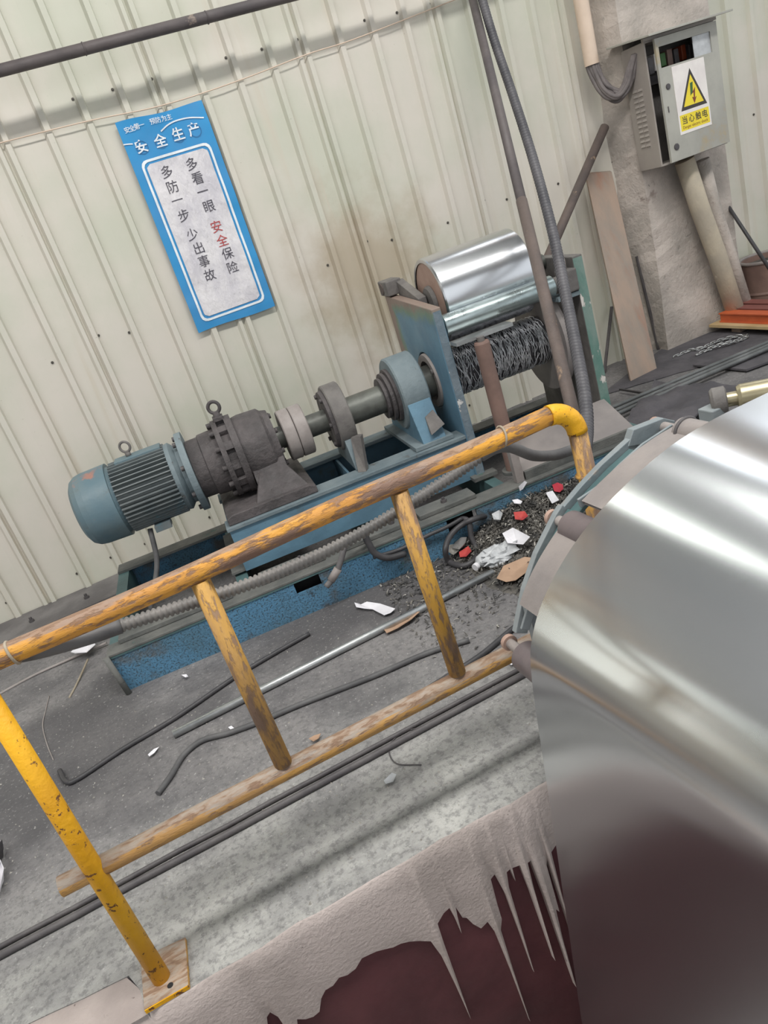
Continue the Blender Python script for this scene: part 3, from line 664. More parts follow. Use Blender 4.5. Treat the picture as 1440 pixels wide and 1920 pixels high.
plate_hole(1.952, 2.0, 0.285, 1.03, 0.199, 1.085, AV + 0.01, AZ, 0.152, 0.06).build('side_plate', M['blue_plate'], st, bevel=0.004)
ee = mb(); zz_ = 0.22
ee.grid(lambda a, b: (1.956 + 0.040*b, 0.2835 - 0.0015, 0.21 + 0.86*a), 2, 1, False, (0, 0.0015, 0)); ee.build('plate_edge', M['blue_edge'], st)
mb().lathe((0, AV, AZ), (1, 0, 0), [(1.940, 0.108), (1.940, 0.142), (1.952, 0.146), (1.985, 0.146), (1.985, 0.108), (1.940, 0.108)], 44).build('hole_ring', M['coupling'], st)
for k in range(3):
    a = [0.4, 2.6, 5.3][k]
    mb().lathe((1.929, AV + 0.125*math.cos(a), AZ + 0.128*math.sin(a)), (1, 0, 0), [(0, 0), (0, 0.014), (0.012, 0.014)], 6).build('ring_bolt', M['grey_iron'], st)
plate_hole(2.72, 2.775, 0.30, 0.95, 0.199, 1.09, AV, AZ, 0.10).build('side_plate', M['grey_iron'], st, bevel=0.004, label='dark grey far side plate')
mb().grid(lambda a, b: (2.722 + 0.051*b, 0.298, 0.22 + 0.86*a), 2, 1, False, (0, 0.0018, 0)).build('plate_edge', M['green_edge'], st, label='chipped green and white plate edge')
mb().box((2.001, 0.20, 0.895), (2.30, 0.285, 0.912)).build('cross_bar', M['pipe_steel'], st)
mb().box((2.001, 0.96, 0.80), (2.72, 1.0, 0.86)).build('tie_bar', M['teal'], st)
for (u, lab) in ((1.95, None), (2.70, None)):
    mb().box((u - 0.03, 0.24, 0.199), (u + 0.10, 0.30, 0.218)).build('foot_plate', M['flange'], st)
mb().box((1.94, 0.90, 1.13), (2.03, 1.06, 1.21)).build('bearing_block', M['grey_iron'], st, bevel=0.006)
mb().lathe((1.935, 1.0, 1.17), (1, 0, 0), [(0, 0), (0, 0.03), (0.006, 0.034), (0.006, 0)], 20).build('pivot_boss', M['rust_pipe'], st)
mb().prism([(2.002, 0.92, 1.10), (2.002, 0.92, 1.20), (2.002, 0.60, 1.11), (2.002, 0.60, 1.03)], (0.045, 0, 0)).build('bracket_arm', M['grey_iron'], st, bevel=0.003)
mb().box((2.66, 0.28, 0.93), (2.722, 0.40, 1.04)).build('roller_bearing', M['grey_iron'], st, bevel=0.008)
mb().cyl((2.69, 0.34, 1.02), (2.69, 0.34, 1.09), 0.012, n=10).build('grease_nipple', M['coupling'], st)
mb().box((2.60, 0.29, 0.905), (2.72, 0.40, 0.925)).build('bearing_shelf', M['blue_grey'], st)
mb().box((2.06, 0.03, 0.199), (2.10, 0.07, 0.36)).build('short_post', M['coupling'], st)
mb().prism([(2.11, 0.05, 0.215), (2.74, 0.05, 0.215), (2.74, 0.30, 0.33), (2.11, 0.30, 0.33)], (0, 0.0, 0.012)).build('apron_plate', M['guide'], st)
mb().box((2.11, 0.03, 0.199), (2.74, 0.05, 0.24)).build('apron_edge', M['flange'], st)

# --- rolls
rl = mth('polished_roll', 'large polished steel roll with a beige end face on top of the roll stand', 'roll', (2.3, 0.613, 0.848))
mb().lathe((0, 0.613, 1.07), (1, 0, 0), [(2.072, 0.20), (2.072, 0.216), (2.078, 0.222), (2.558, 0.222), (2.565, 0.216), (2.565, 0.0)], 96).build('roll_shell', M['steel'], rl)
mb().lathe((0, 0.613, 1.07), (1, 0, 0), [(2.078, 0.0), (2.078, 0.2005)], 64).build('end_face', M['beige_face'], rl)
mb().lathe((0, 0.613, 1.07), (1, 0, 0), [(2.056, 0.0), (2.056, 0.075), (2.064, 0.082), (2.076, 0.085), (2.076, 0)], 32).build('hub', M['grey_iron'], rl)
mb().lathe((0, 0.613, 1.07), (1, 0, 0), [(2.54, 0.0), (2.54, 0.04), (2.72, 0.04)], 24).build('axle', M['shaft'], rl)
gr = mth('guide_roller', 'slim green-tinged steel guide roller lying in front of the large polished roll', 'roller', (2.4, 0.335, 0.93))
mb().lathe((0, 0.335, 0.985), (1, 0, 0), [(2.004, 0.0), (2.004, 0.048), (2.008, 0.052), (2.60, 0.052), (2.604, 0.048), (2.604, 0)], 40).build('roller_body', M['steel_green'], gr)
mb().lathe((0, 0.335, 0.985), (1, 0, 0), [(2.604, 0.0), (2.604, 0.036), (2.662, 0.036), (2.662, 0)], 24).build('journal', M['grey_iron'], gr)

wd = mth('wire_drum', 'dark drum wound with tangled shiny wire between the side plates', 'drum', (2.3, AV, 0.5))
mb().lathe((0, AV, AZ), (1, 0, 0), [(2.03, 0.0), (2.03, 0.124), (2.60, 0.124), (2.60, 0)], 48).build('drum_core', M['drum'], wd)
mb().lathe((0, AV, AZ), (1, 0, 0), [(2.018, 0.0), (2.018, 0.17), (2.032, 0.17), (2.032, 0.10)], 48).build('drum_flange', M['grey_iron'], wd)
mb().lathe((0, AV, AZ), (1, 0, 0), [(2.605, 0.0), (2.605, 0.285), (2.625, 0.29), (2.64, 0.285), (2.64, 0.0)], 64).build('drum_flange', M['guide'], wd, label='wide grey end flange')
wr = mb()
for k in range(620):
    u = random.uniform(2.04, 2.58); a0 = random.uniform(0, 2*PI); sp = random.uniform(0.5, 1.8); sk = random.gauss(0, 0.025)
    rr = random.uniform(0.1255, 0.133); pts = []
    for i in range(9):
        t = i / 8; a = a0 + sp * t; r_ = rr + 0.004 * math.sin(PI * t) * random.random()
        pts.append((min(2.595, max(2.035, u + sk * t + 0.004*math.sin(9*t + k))), AV + r_*math.cos(a), AZ + r_*math.sin(a)))
    wr.tube(pts, 0.0019, 3, caps=False)
wr.build('wire_winding', M['wire'], wd, kind='stuff')

bp = mth('round_post', 'brown rusty round bar standing upright in front of the wire drum', 'post', (2.12, 0.19, 0.199))
mb().lathe((2.12, 0.19, 0), (0, 0, 1), [(0.199, 0.0), (0.199, 0.038), (0.872, 0.038), (0.882, 0.034), (0.882, 0.0)], 28).build('bar', M['rust_brown'], bp)
mb().lathe((2.12, 0.19, 0), (0, 0, 1), [(0.882, 0.0), (0.882, 0.018), (0.905, 0.018), (0.905, 0.0)], 16).build('pin', M['grey_iron'], bp)
mb().lathe((2.12, 0.19, 0), (0, 0, 1), [(0.199, 0.039), (0.199, 0.06), (0.215, 0.06), (0.215, 0.039)], 24).build('collar', M['flange'], bp)
# ================================================================ yellow railing
RY = 1.656
ra = thing('safety_railing', 'chipped yellow tubular safety railing with two rails along the pit edge', 'railing', (0.2, RY, 0))
ELB = 0.075
el = [(1.018 - ELB + ELB * math.sin(a), RY, 1.0 - ELB + ELB * math.cos(a)) for a in [PI/2 * k / 10 for k in range(11)]]
MB().tube([(-0.80, RY, 1.0)] + [(-0.80 + 1.743 * k / 12, RY, 1.0 + 0.003 * math.sin(k)) for k in range(1, 12)] + [el[0]], 0.0255, 20).build('top_rail', M['yellow_worn'], ra)
MB().tube(el, 0.0275, 20).build('elbow', M['yellow'], ra)
MB().tube([el[-1], (1.021, RY, 0.5), (1.024, RY, 0.0)], 0.0255, 20).build('end_post', M['yellow_post'], ra)
MB().torus((1.0195, RY, 0.80), (0, 0, 1), 0.028, 0.005, 24, 8).build('pipe_joint', M['yellow_post'], ra)
MB().tube([(-0.607, RY, 0.404), (0.2, RY, 0.399), (0.995, RY, 0.395)], 0.0255, 20).build('lower_rail', M['yellow_bare'], ra)
MB().tube([(-0.522, RY - 0.012, 0.012), (-0.522, RY - 0.012, 0.5), (-0.521, RY - 0.010, 1.0)], 0.0235, 20).build('near_post', M['yellow'], ra, label='bright yellow near post with dark chips')
for x in (-0.021, 0.497):
    MB().tube([(x, RY, 0.422), (x, RY, 0.978)], 0.0235, 18).build('baluster', M['yellow_post'], ra)
MB().prism([(-0.574, 1.580, 0.0), (-0.457, 1.578, 0.0), (-0.446, 1.729, 0.0), (-0.572, 1.742, 0.0)], (0, 0, 0.014)).build('base_plate', M['yellow_bare'], ra, bevel=0.002)
MB().box((-0.573, 1.5765, 0.001), (-0.458, 1.579, 0.013)).build('plate_lip', M['yellow'], ra)
MB().lathe((-0.502, 1.606, 0.0141), (0, 0, 1), [(0, 0.008), (0.001, 0.008), (0.001, 0)], 16).build('bolt_hole', M['black'], ra)
MB().torus((-0.437, RY, 1.0), (1, 0, 0.15), 0.0268, 0.0035, 20, 6).build('cord_tie', M['rope'], ra)
MB().torus((0.800, RY, 1.0), (1, 0, -0.2), 0.0270, 0.003, 20, 6).build('cord_tie', M['rope'], ra)

# ---------------------------------------------------------------- corrugated conduits
def corrugated(mb_, path, r, pitch, n=12):
    pts = resample(path, pitch / 3.0)
    mb_.tube(pts, r, n, rf=lambda i: r * (1.0 if i % 3 else 0.70))
cd = thing('flexible_conduit', 'grey corrugated conduit slung under the top rail of the yellow railing', 'conduit', (0.2, 1.72, 0.85))
cpts = smooth_path([(-0.24, 1.715, 0.932), (-0.10, 1.72, 0.912), (0.098, 1.72, 0.889), (0.269, 1.72, 0.883), (0.424, 1.72, 0.894), (0.57, 1.72, 0.915), (0.672, 1.715, 0.934), (0.77, 1.71, 0.957)], 10)
c1 = MB(); corrugated(c1, cpts, 0.0165, 0.0125, 12); c1.build('corrugated_tube', M['conduit'], cd)
MB().tube(smooth_path([(-0.47, 1.695, 0.985), (-0.40, 1.70, 0.962), (-0.30, 1.71, 0.940), (-0.225, 1.715, 0.930)], 6), 0.0185, 14).build('smooth_sleeve', M['rubber_grey'], cd)
MB().tube(smooth_path([(0.755, 1.71, 0.953), (0.80, 1.70, 0.960), (0.850, 1.715, 0.938), PYp(1000, 854, 1.75), PYp(1042, 853, 1.81), PYp(1076, 842, 1.90), PYp(1096, 838, 2.05)], 8), 0.0155, 14).build('smooth_hose', M['rubber_grey'], cd)
vc = thing('flexible_conduit', 'dark corrugated conduit hanging steeply beside the long leaning pipe', 'conduit', (1.5, 2.3, 0))
vp = [PYp(893, -40, 4.45), PYp(925, 70, 4.2), PYp(962, 180, 3.9), PYp(1000, 300, 3.55), PYp(1035, 430, 3.2), PYp(1058, 540, 2.9), PYp(1078, 640, 2.62), PYp(1096, 740, 2.35), PYp(1100, 800, 2.2), PYp(1096, 845, 2.05)]
c2 = MB(); corrugated(c2, smooth_path(vp, 10), 0.0250, 0.021, 12); c2.build('corrugated_tube', M['conduit_dark'], vc)
a, b_ = PYp(877, -40, 4.62), PYp(1069, 752, 2.55); foot = a + (b_ - a) * 1.0
while foot.z > 0.02: foot = foot + (b_ - a).normalized() * 0.02
lp = thing('leaning_pipe', 'long thin dark brown pipe leaning from high on the wall across the roll stand', 'pipe', foot)
mid = a + (b_ - a) * 0.62
MB().cyl(a, mid, 0.024, n=16).build('upper_pipe', M['pipe_dark'], lp)
MB().cyl(mid, foot, 0.0265, n=16).build('lower_pipe', M['rust_pipe'], lp)

# ---------------------------------------------------------------- pipe and wire along the upper wall
pp = thing('wall_pipe', 'grey-brown horizontal pipe with joints running high across the ribbed wall', 'pipe', (0.8, 4.5, 2.68))
MB().cyl((-2.5, 4.50, 2.705), (5.5, 4.50, 2.722), 0.0285, n=18).build('pipe_run', M['pipe_dark'], pp)
for x in (0.50, 1.15, 1.9):
    MB().torus((x, 4.50, 2.712), (1, 0, 0), 0.0285, 0.004, 20, 6).build('pipe_joint', M['pipe_dark'], pp)
for x in (-1.3, 2.6): MB().box((x - 0.012, 4.50, 2.675), (x + 0.012, 4.745, 2.69)).build('pipe_hook', M['rod'], pp)
wpts = smooth_path([(-1.6, 4.714, 2.48), (-0.4, 4.714, 2.46), (0.35, 4.714, 2.445), (0.8, 4.714, 2.42), (1.25, 4.714, 2.435), (1.7, 4.714, 2.47), (2.0, 4.714, 2.48), (2.6, 4.714, 2.53), (3.4, 4.714, 2.60)], 8)
tag(MB().tube(wpts, 0.0035, 6).build('thin_wire', M['pvc']), 'thin pale wire strung across the ribbed wall above the blue poster', 'wire')

# ---------------------------------------------------------------- lettering helper
_fc = bpy.data.curves.new('lettering', 'FONT'); _fo = bpy.data.objects.new('lettering', _fc); COL.objects.link(_fo)
def glyph(txt, bold=0.0):
    _fc.body = txt; _fc.align_x = 'CENTER'; _fc.align_y = 'CENTER'; _fc.offset = bold
    bpy.context.view_layer.update()
    ev_ = _fo.evaluated_get(bpy.context.evaluated_depsgraph_get()); me = ev_.to_mesh()
    vs = [(v.co.x, v.co.y) for v in me.vertices]; fs = [tuple(p.vertices) for p in me.polygons]
    xs_ = [v[0] for v in vs]; ys_ = [v[1] for v in vs]; cx_, cy_ = (min(xs_)+max(xs_))/2, (min(ys_)+max(ys_))/2
    ev_.to_mesh_clear()
    return [(x - cx_, y - cy_) for x, y in vs], fs

# ---------------------------------------------------------------- safety poster
PX0, PX1, PZ0, PZ1 = 0.530, 1.026, 1.226, 2.396
po = thing('safety_poster', 'tall blue and white safety poster with vertical lettering on the ribbed wall', 'poster', (0.778, 4.715, PZ0))
def psurf(x, z, off=0.0):
    k = 0.006 * noise.noise(Vector((x * 7, z * 5, 3))) + 0.004 * noise.noise(Vector((x * 16, z * 12, 8)))
    e = 0.02 * max(0, (z - (PZ1 - 0.12)) / 0.12) * math.sin((x - PX0) * 9)
    return (x, 4.716 + k - e * 0.6 - off, z)
def pgrid(x0, x1, z0, z1, off, nx, nz_, name, mat, thick=0.0012, edge=0.0):
    m = MB()
    def fn(u, v):
        x = x0 + (x1 - x0) * u; z = z0 + (z1 - z0) * v
        if edge and v > 0.999: z += edge * math.sin(u * 7 + 1) - 0.006 * u
        if edge and v < 0.001: z += edge * 0.8 * math.sin(u * 6)
        return psurf(x, z, off)
    m.grid(fn, nx, nz_, True, (0, thick, 0)); return m.build(name, mat, po)
pgrid(PX0, PX1, PZ0, PZ1, 0.0, 24, 56, 'sheet', M['poster_blue'], edge=0.006)
def rrect(x0, x1, z0, z1, r, n=6):
    out = []
    for (cx_, cz_, a0) in ((x1 - r, z1 - r, 0), (x0 + r, z1 - r, PI/2), (x0 + r, z0 + r, PI), (x1 - r, z0 + r, 1.5*PI)):
        for k in range(n + 1): a = a0 + PI/2 * k / n; out.append((cx_ + r*math.cos(a), cz_ + r*math.sin(a)))
    return out
def densify(p, step=0.03):
    out = []
    for (a, b), (c, d) in zip(p, p[1:] + p[:1]):
        n = max(1, int(math.hypot(c - a, d - b) / step))
        for k in range(n): out.append((a + (c-a)*k/n, b + (d-b)*k/n))
    return out
IX0, IX1, IZ0, IZ1 = PX0 + 0.046, PX1 - 0.042, PZ0 + 0.048, PZ1 - 0.208
def pring(o_, i_, off, name, mat):
    A = densify(rrect(*o_)); B = rrect(*i_)
    # match the two outlines by parameter
    def at(pl, t):
        L = [math.hypot(q[0]-p[0], q[1]-p[1]) for p, q in zip(pl, pl[1:] + pl[:1])]; T = t * sum(L)
        for p, q, l in zip(pl, pl[1:] + pl[:1], L):
            if T <= l: return (p[0] + (q[0]-p[0])*T/max(l, 1e-9), p[1] + (q[1]-p[1])*T/max(l, 1e-9))
            T -= l
        return pl[0]
    A0 = rrect(*o_); n = 140; P = [at(A0, k/n) for k in range(n)]; Q = [at(B, k/n) for k in range(n)]
    MB().add([psurf(x, z, off) for x, z in P] + [psurf(x, z, off) for x, z in Q], [(k, (k+1) % n, n + (k+1) % n, n + k) for k in range(n)]).build(name, mat, po)
pring((IX0, IX1, IZ0, IZ1, 0.035), (IX0 + 0.013, IX1 - 0.013, IZ0 + 0.013, IZ1 - 0.013, 0.030), 0.0035, 'white_border', M['ink_white'])
pn = MB()
ins = (IX0 + 0.025, IX1 - 0.025, IZ0 + 0.025, IZ1 - 0.025, 0.024)
def panelf(u, v):
    z = ins[2] + (ins[3] - ins[2]) * v; d = 0
    r = ins[4]
    for e in (z - ins[2], ins[3] - z):
        if e < r: d = r - math.sqrt(max(0, r*r - (r - e)**2))
    x = ins[0] + d + (ins[1] - ins[0] - 2*d) * u
    return psurf(x, z, 0.0035)
pn.grid(panelf, 16, 60, True); pn.build('white_panel', M['poster_white'], po)
def pchar(ch, px, py, size, mat, name='character', bold=0.0, sx=1.0):
    p = PYp(px, py, 4.712); vs, fs = glyph(ch, bold)
    MB().add([psurf(p.x + x * size * sx, p.z + y * size, 0.0062) for x, y in vs], fs).build(name, mat, po)
Q = lambda x, y: (200 + x / 4.085, 170 + y / 4.085)
for ch, x, y in [('多', 460, 620), ('防', 505, 735), ('一', 540, 838), ('步', 590, 955), ('少', 655, 1100), ('出', 705, 1205), ('事', 745, 1305), ('故', 790, 1410),
                 ('多', 650, 560), ('看', 695, 670), ('一', 735, 770), ('眼', 785, 885), ('保', 925, 1245), ('险', 965, 1350)]:
    pchar(ch, *Q(x, y), 0.070, M['ink'])
for ch, x, y in [('安', 840, 1040), ('全', 885, 1145)]: pchar(ch, *Q(x, y), 0.070, M['ink_red'])
for ch, x, y in [('安', 265, 425), ('全', 410, 380), ('生', 545, 330), ('产', 665, 295)]: pchar(ch, *Q(x, y), 0.070, M['ink_white'], bold=0.018)
for k, ch in enumerate('安全第一'): pchar(ch, *Q(155 + 37*k, 302 - 13*k), 0.032, M['ink_white'], bold=0.01)
for k, ch in enumerate('预防为主'): pchar(ch, *Q(350 + 42*k, 238 - 12*k), 0.032, M['ink_white'], bold=0.01)
def pline(pts, wdt, mat, name):
    W_ = [PYp(*Q(*p), 4.712) for p in pts]; W_ = smooth_path(W_, 6); m = MB(); A = []; B = []
    for i, p in enumerate(W_):
        t = (W_[min(i+1, len(W_)-1)] - W_[max(i-1, 0)]).normalized(); nn = Vector((-t.z, 0, t.x)) * wdt / 2
        A.append(psurf(p.x + nn.x, p.z + nn.z, 0.005)); B.append(psurf(p.x - nn.x, p.z - nn.z, 0.005))
    n = len(A); m.add(A + B, [(i, i+1, n+i+1, n+i) for i in range(n-1)]); m.build(name, mat, po)
for x, y in [(272, 435), (415, 392), (550, 345), (680, 305)]:
    c_ = PYp(*Q(x, y), 4.712); n_ = 28; m_ = MB()
    for rr in (0.0335, 0.0305): m_.add([psurf(c_.x + rr * math.cos(2*PI*k/n_), c_.z + rr * math.sin(2*PI*k/n_), 0.0045) for k in range(n_)], [])
    m_.f = [[k, (k+1) % n_, n_ + (k+1) % n_, n_ + k] for k in range(n_)]; m_.s = [False] * n_
    m_.build('character_ring', M['ink_navy'], po)
pline([(128, 415), (165, 410), (200, 408)], 0.006, M['ink_white'], 'swoosh')
pline([(415, 312), (470, 262), (540, 228), (640, 206), (745, 205)], 0.007, M['ink_white'], 'swoosh')

# ---------------------------------------------------------------- cabinet on the column
cabx0, cabx1, cz0, cz1, cyf, cyb = 3.672, 4.225, 1.255, 1.985, 4.315, 4.525
ca = thing('electrical_cabinet', 'grey wall-mounted electrical cabinet with a torn window and ajar door on the concrete column', 'electrical cabinet', (3.95, 4.45, cz0))
bx = MB()
bx.box((cabx0, cyf, cz0), (cabx0 + 0.012, cyb, cz1)); bx.build('side_panel', M['cab_side'], ca, bevel=0.002)
MB().box((cabx1 - 0.012, cyf, cz0), (cabx1, cyb, cz1)).build('side_panel', M['cab_side'], ca, bevel=0.002)
MB().box((cabx0 + 0.012, cyf, cz0), (cabx1 - 0.012, cyb, cz0 + 0.012)).build('bottom_panel', M['cab_side'], ca)
MB().box((cabx0 + 0.012, cyf, cz1 - 0.012), (cabx1 - 0.012, cyb, cz1)).build('top_panel', M['cab_side'], ca)
MB().box((cabx0 + 0.012, cyb - 0.012, cz0 + 0.012), (cabx1 - 0.012, cyb, cz1 - 0.012)).build('back_panel', M['grey_iron'], ca)
hd = MB(); hd.prism([(cabx0 - 0.05, 4.20, cz1 + 0.010), (cabx1 + 0.05, 4.20, cz1 + 0.010), (cabx1 + 0.05, 4.60, cz1 + 0.040), (cabx0 - 0.05, 4.60, cz1 + 0.040)], (0, 0, 0.012))
hd.build('rain_hood', M['cab'], ca, bevel=0.002)
MB().box((cabx0 - 0.01, 4.30, cz1 - 0.001), (cabx1 + 0.01, 4.32, cz1 + 0.016)).build('hood_rim', M['cab_side'], ca)
for k in range(12):
    z = cz0 + 0.14 + k * 0.030
    for j in range(2):
        y0 = 4.385 + j * 0.048
        MB().prism([(cabx0, y0, z), (cabx0 - 0.006, y0, z + 0.002), (cabx0, y0, z + 0.016)], (0, 0.040, 0)).build('louver', M['cab_side'], ca)
# door, hinged on the right and standing ajar
DA = math.radians(3.6); hx, hy = cabx1, cyf - 0.004
def DX(p):                                        # door frame: x from the hinge leftwards is negative
    lx = p[0] - hx; return Vector((hx + lx * math.cos(DA) + p[1] * math.sin(DA), hy + lx * math.sin(DA) - p[1] * math.cos(DA) * -1, p[2]))
dx0 = cabx0 + 0.038; wx0, wx1, wz0, wz1 = 3.735, 4.165, 1.812, 1.930
db = MB(DX)
db.box((dx0, -0.018, cz0 + 0.006), (cabx1, 0.0, wz0)); db.box((dx0, -0.018, wz1), (cabx1, 0.0, cz1 - 0.006))
db.box((dx0, -0.018, wz0), (wx0, 0.0, wz1)); db.box((wx1, -0.018, wz0), (cabx1, 0.0, wz1))
dr = db.build('door', M['cab'], ca)
MB(DX).box((4.02, -0.010, wz0), (wx1, -0.006, wz1)).build('pane', M['plastic'], dr)
for (z, r_) in ((1.70, 0.017), (1.345, 0.020)):
    MB(DX).lathe((dx0 + 0.055, -0.018, z), (0, -1, 0), [(0, r_), (0.006, r_), (0.008, r_ * 0.7), (0.008, 0)], 18).build('door_lock', M['rod'], dr)
MB(DX).box((dx0 + 0.030, -0.022, 1.555), (dx0 + 0.036, -0.018, 1.59)).build('door_latch', M['rod'], dr)
# switchgear behind the torn window
for k, (x, c_, w_) in enumerate([(3.76, 'rod', 0.04), (3.81, 'sign_white', 0.035), (3.86, 'ink_green', 0.04), (3.915, 'rust_brown', 0.04), (3.97, 'rod', 0.035), (4.03, 'ink_brown', 0.035), (4.09, 'rod', 0.04)]):
    MB().box((x, 4.40, 1.80 + 0.012 * (k % 3)), (x + w_, 4.52, 1.90 + 0.01 * (k % 2))).build('breaker', M[c_], ca, bevel=0.003)
MB().box((3.72, 4.44, 1.74), (4.17, 4.52, 1.79)).build('mounting_rail', M['rod'], ca)
# warning sign
sg = thing('warning_sign', 'white warning sign with a yellow lightning triangle on the cabinet door', 'sign', DX((3.94, -0.019, 1.40)))
def SG(name, polys, mat, off):
    m = MB(DX)
    for vs, fs in polys: m.add([(x, -0.0195 - off, z) for x, z in vs], fs)
    return m.build(name, mat, sg)
sx0, sx1, sz0, sz1 = 3.812, 4.085, 1.402, 1.801
MB(DX).box((sx0, -0.0205, sz0), (sx1, -0.0182, sz1)).build('sheet', M['sign_white'], sg)
tcx, tz0, tz1, th = 3.955, 1.535, 1.765, 0.112
SG('triangle_border', [([(tcx - th, tz0), (tcx + th, tz0), (tcx, tz1)], [(0, 1, 2)])], M['ink_black'], 0.0014)
SG('triangle_field', [([(tcx - th*0.76, tz0 + 0.020), (tcx + th*0.76, tz0 + 0.020), (tcx, tz1 - 0.036)], [(0, 1, 2)])], M['sign_yellow'], 0.0018)
SG('bolt_symbol', [([(tcx - 0.012, 1.680), (tcx + 0.012, 1.684), (tcx + 0.003, 1.628), (tcx - 0.020, 1.606)], [(0, 1, 2, 3)])], M['ink_green'], 0.0022)
SG('bolt_symbol', [([(tcx - 0.016, 1.612), (tcx + 0.026, 1.650), (tcx + 0.016, 1.590), (tcx + 0.030, 1.596), (tcx + 0.006, 1.557), (tcx - 0.008, 1.598), (tcx + 0.005, 1.594), (tcx + 0.008, 1.622)], [(0, 7, 1), (7, 6, 2, 1), (6, 5, 4), (6, 4, 2), (2, 4, 3)])], M['ink_brown'], 0.0022)
SG('yellow_band', [([(sx0 + 0.012, sz0 + 0.018), (sx1 - 0.012, sz0 + 0.018), (sx1 - 0.012, sz0 + 0.112), (sx0 + 0.012, sz0 + 0.112)], [(0, 1, 2, 3)])], M['sign_yellow'], 0.0014)
for k, ch in enumerate('当心触电'):
    vs, fs = glyph(ch, 0.012)
    SG('character', [([(3.862 + 0.058*k + x*0.050, sz0 + 0.079 + y*0.050) for x, y in vs], fs)], M['ink_black'], 0.0020)
vs, fs = glyph('Danger electric shock', 0.0)
SG('small_lettering', [([(3.948 + x*0.0245, sz0 + 0.035 + y*0.026) for x, y in vs], fs)], M['ink_brown'], 0.0020)

# cable bundle from the PVC sleeve into the cabinet
pv = thing('conduit_sleeve', 'peach coloured plastic conduit pipe coming down the column beside the cabinet', 'pipe', (3.50, 4.60, 1.965))
MB().lathe((3.498, 4.60, 0), (0, 0, 1), [(1.968, 0.036), (1.968, 0.046), (4.6, 0.046), (4.6, 0.0)], 28).build('sleeve', M['pvc'], pv)
MB().lathe((3.498, 4.60, 0), (0, 0, 1), [(1.972, 0.0), (1.972, 0.037)], 24).build('sleeve_mouth', M['black'], pv)
cb_ = thing('cable_bundle', 'drooping bundle of dusty grey cables between the plastic conduit and the cabinet', 'cables', (3.58, 4.5, 1.7))
for k in range(10):
    o_ = Vector((random.uniform(-0.028, 0.028), random.uniform(-0.022, 0.022), 0)); dz = 0.05 * random.random(); s_ = random.uniform(-0.02, 0.02)
    pts = smooth_path([Vector((3.498, 4.60, 2.02)) + o_, Vector((3.500, 4.59, 1.93)) + o_, Vector((3.530 + s_, 4.56, 1.83 - dz)) + o_, Vector((3.585, 4.52, 1.765 - dz)) + o_ * 1.3, Vector((3.635, 4.47, 1.80 - dz * 0.6)) + o_, Vector((3.655, 4.43, 1.88 + s_)) + o_ * 0.6, Vector((3.673, 4.40, 1.94)) + o_ * 0.4], 7)
    MB().tube(pts, 0.0135, 10).build('cable', M['cable_grey'], cb_)

# ---------------------------------------------------------------- things about the column
dp = thing('diagonal_pipe', 'rusty pipe leaning diagonally from the column towards the roll stand', 'pipe', (2.3, 4.3, 0.2))
d0, d1 = PYp(1134, 238, 4.66), PYp(1035, 465, 4.45); d2 = d1 + (d1 - d0) * 0.6
MB().cyl(d0, d2, 0.030, n=18).build('pipe_run', M['rust_pipe'], dp)
pk = MB()
q0, q1, q2, q3 = F(1183, 716), F(1232, 692), PYp(1147, 322, 4.68), PYp(1098, 326, 4.68)
pk.prism([q0, q1, q2, q3], (0.012, 0.03, 0.008))
tag(pk.build('leaning_board', M['plank'], bevel=0.002), 'long weathered brown board leaning against the concrete column', 'board')
tag(MB().bar(F(1236, 655), PYp(1195, 480, 4.68), 0.035, 0.012).build('flat_bar', M['rod']), 'narrow dark flat bar standing in the gap between leaning board and column', 'bar')
lw = thing('drain_pipe', 'beige cement-coated pipe running down the column below the cabinet', 'pipe', (4.22, 4.48, 0))
MB().tube([PYp(1283, 300, 4.43), PYp(1312, 390, 4.43), PYp(1345, 480, 4.42), PYp(1384, 600, 4.41)], 0.064, 24).build('pipe_run', M['cement_pipe'], lw)
MB().tube([PYp(1316, 300, 4.455), PYp(1338, 390, 4.455), PYp(1368, 480, 4.45), PYp(1402, 588, 4.44)], 0.050, 20).build('second_pipe', M['column'], lw)
tag(MB().cyl(PYp(1333, 338, 4.68), PYp(1470, 545, 4.15), 0.013, n=10).build('thin_rod', M['rubber']), 'thin black rod leaning against the wall right of the column', 'rod')
tag(MB().bar(F(1133, 700), PYp(1147, 575, 4.72), 0.02, 0.012).build('narrow_batten', M['rod']), 'narrow dark batten propped on the wall left of the leaning board', 'batten')

# steel barrel, beams on a board
BX, BY = 4.66, 4.50
br = thing('steel_barrel', 'rusty open steel barrel with a pale rim at the right edge', 'barrel', (BX, BY, 0))
MB().lathe((BX, BY, 0), (0, 0, 1), [(0.0, 0.0), (0.0, 0.200), (0.13, 0.204), (0.145, 0.211), (0.16, 0.204), (0.37, 0.204), (0.37, 0.186), (0.33, 0.186), (0.33, 0.0)], 40).build('shell', M['rust_brown'], br)
MB().torus((BX, BY, 0.375), (0, 0, 1), 0.202, 0.013, 40, 10).build('rim', M['coupling'], br)
MB().lathe((BX, BY, 0), (0, 0, 1), [(0.332, 0.0), (0.332, 0.185)], 32).build('fill', M['swarf'], br)
pl = F(1329, 609, 0.07)
ply = tag(MB().prism([(pl.x, pl.y, 0.05), (pl.x + 0.02, pl.y - 1.2, 0.05), (pl.x + 0.62, pl.y - 1.2, 0.05), (pl.x + 0.36, pl.y + 0.02, 0.05)], (0, 0, 0.02)).build('plywood_sheet', M['plywood']), 'pale plywood sheet on the floor under the orange beams', 'board')
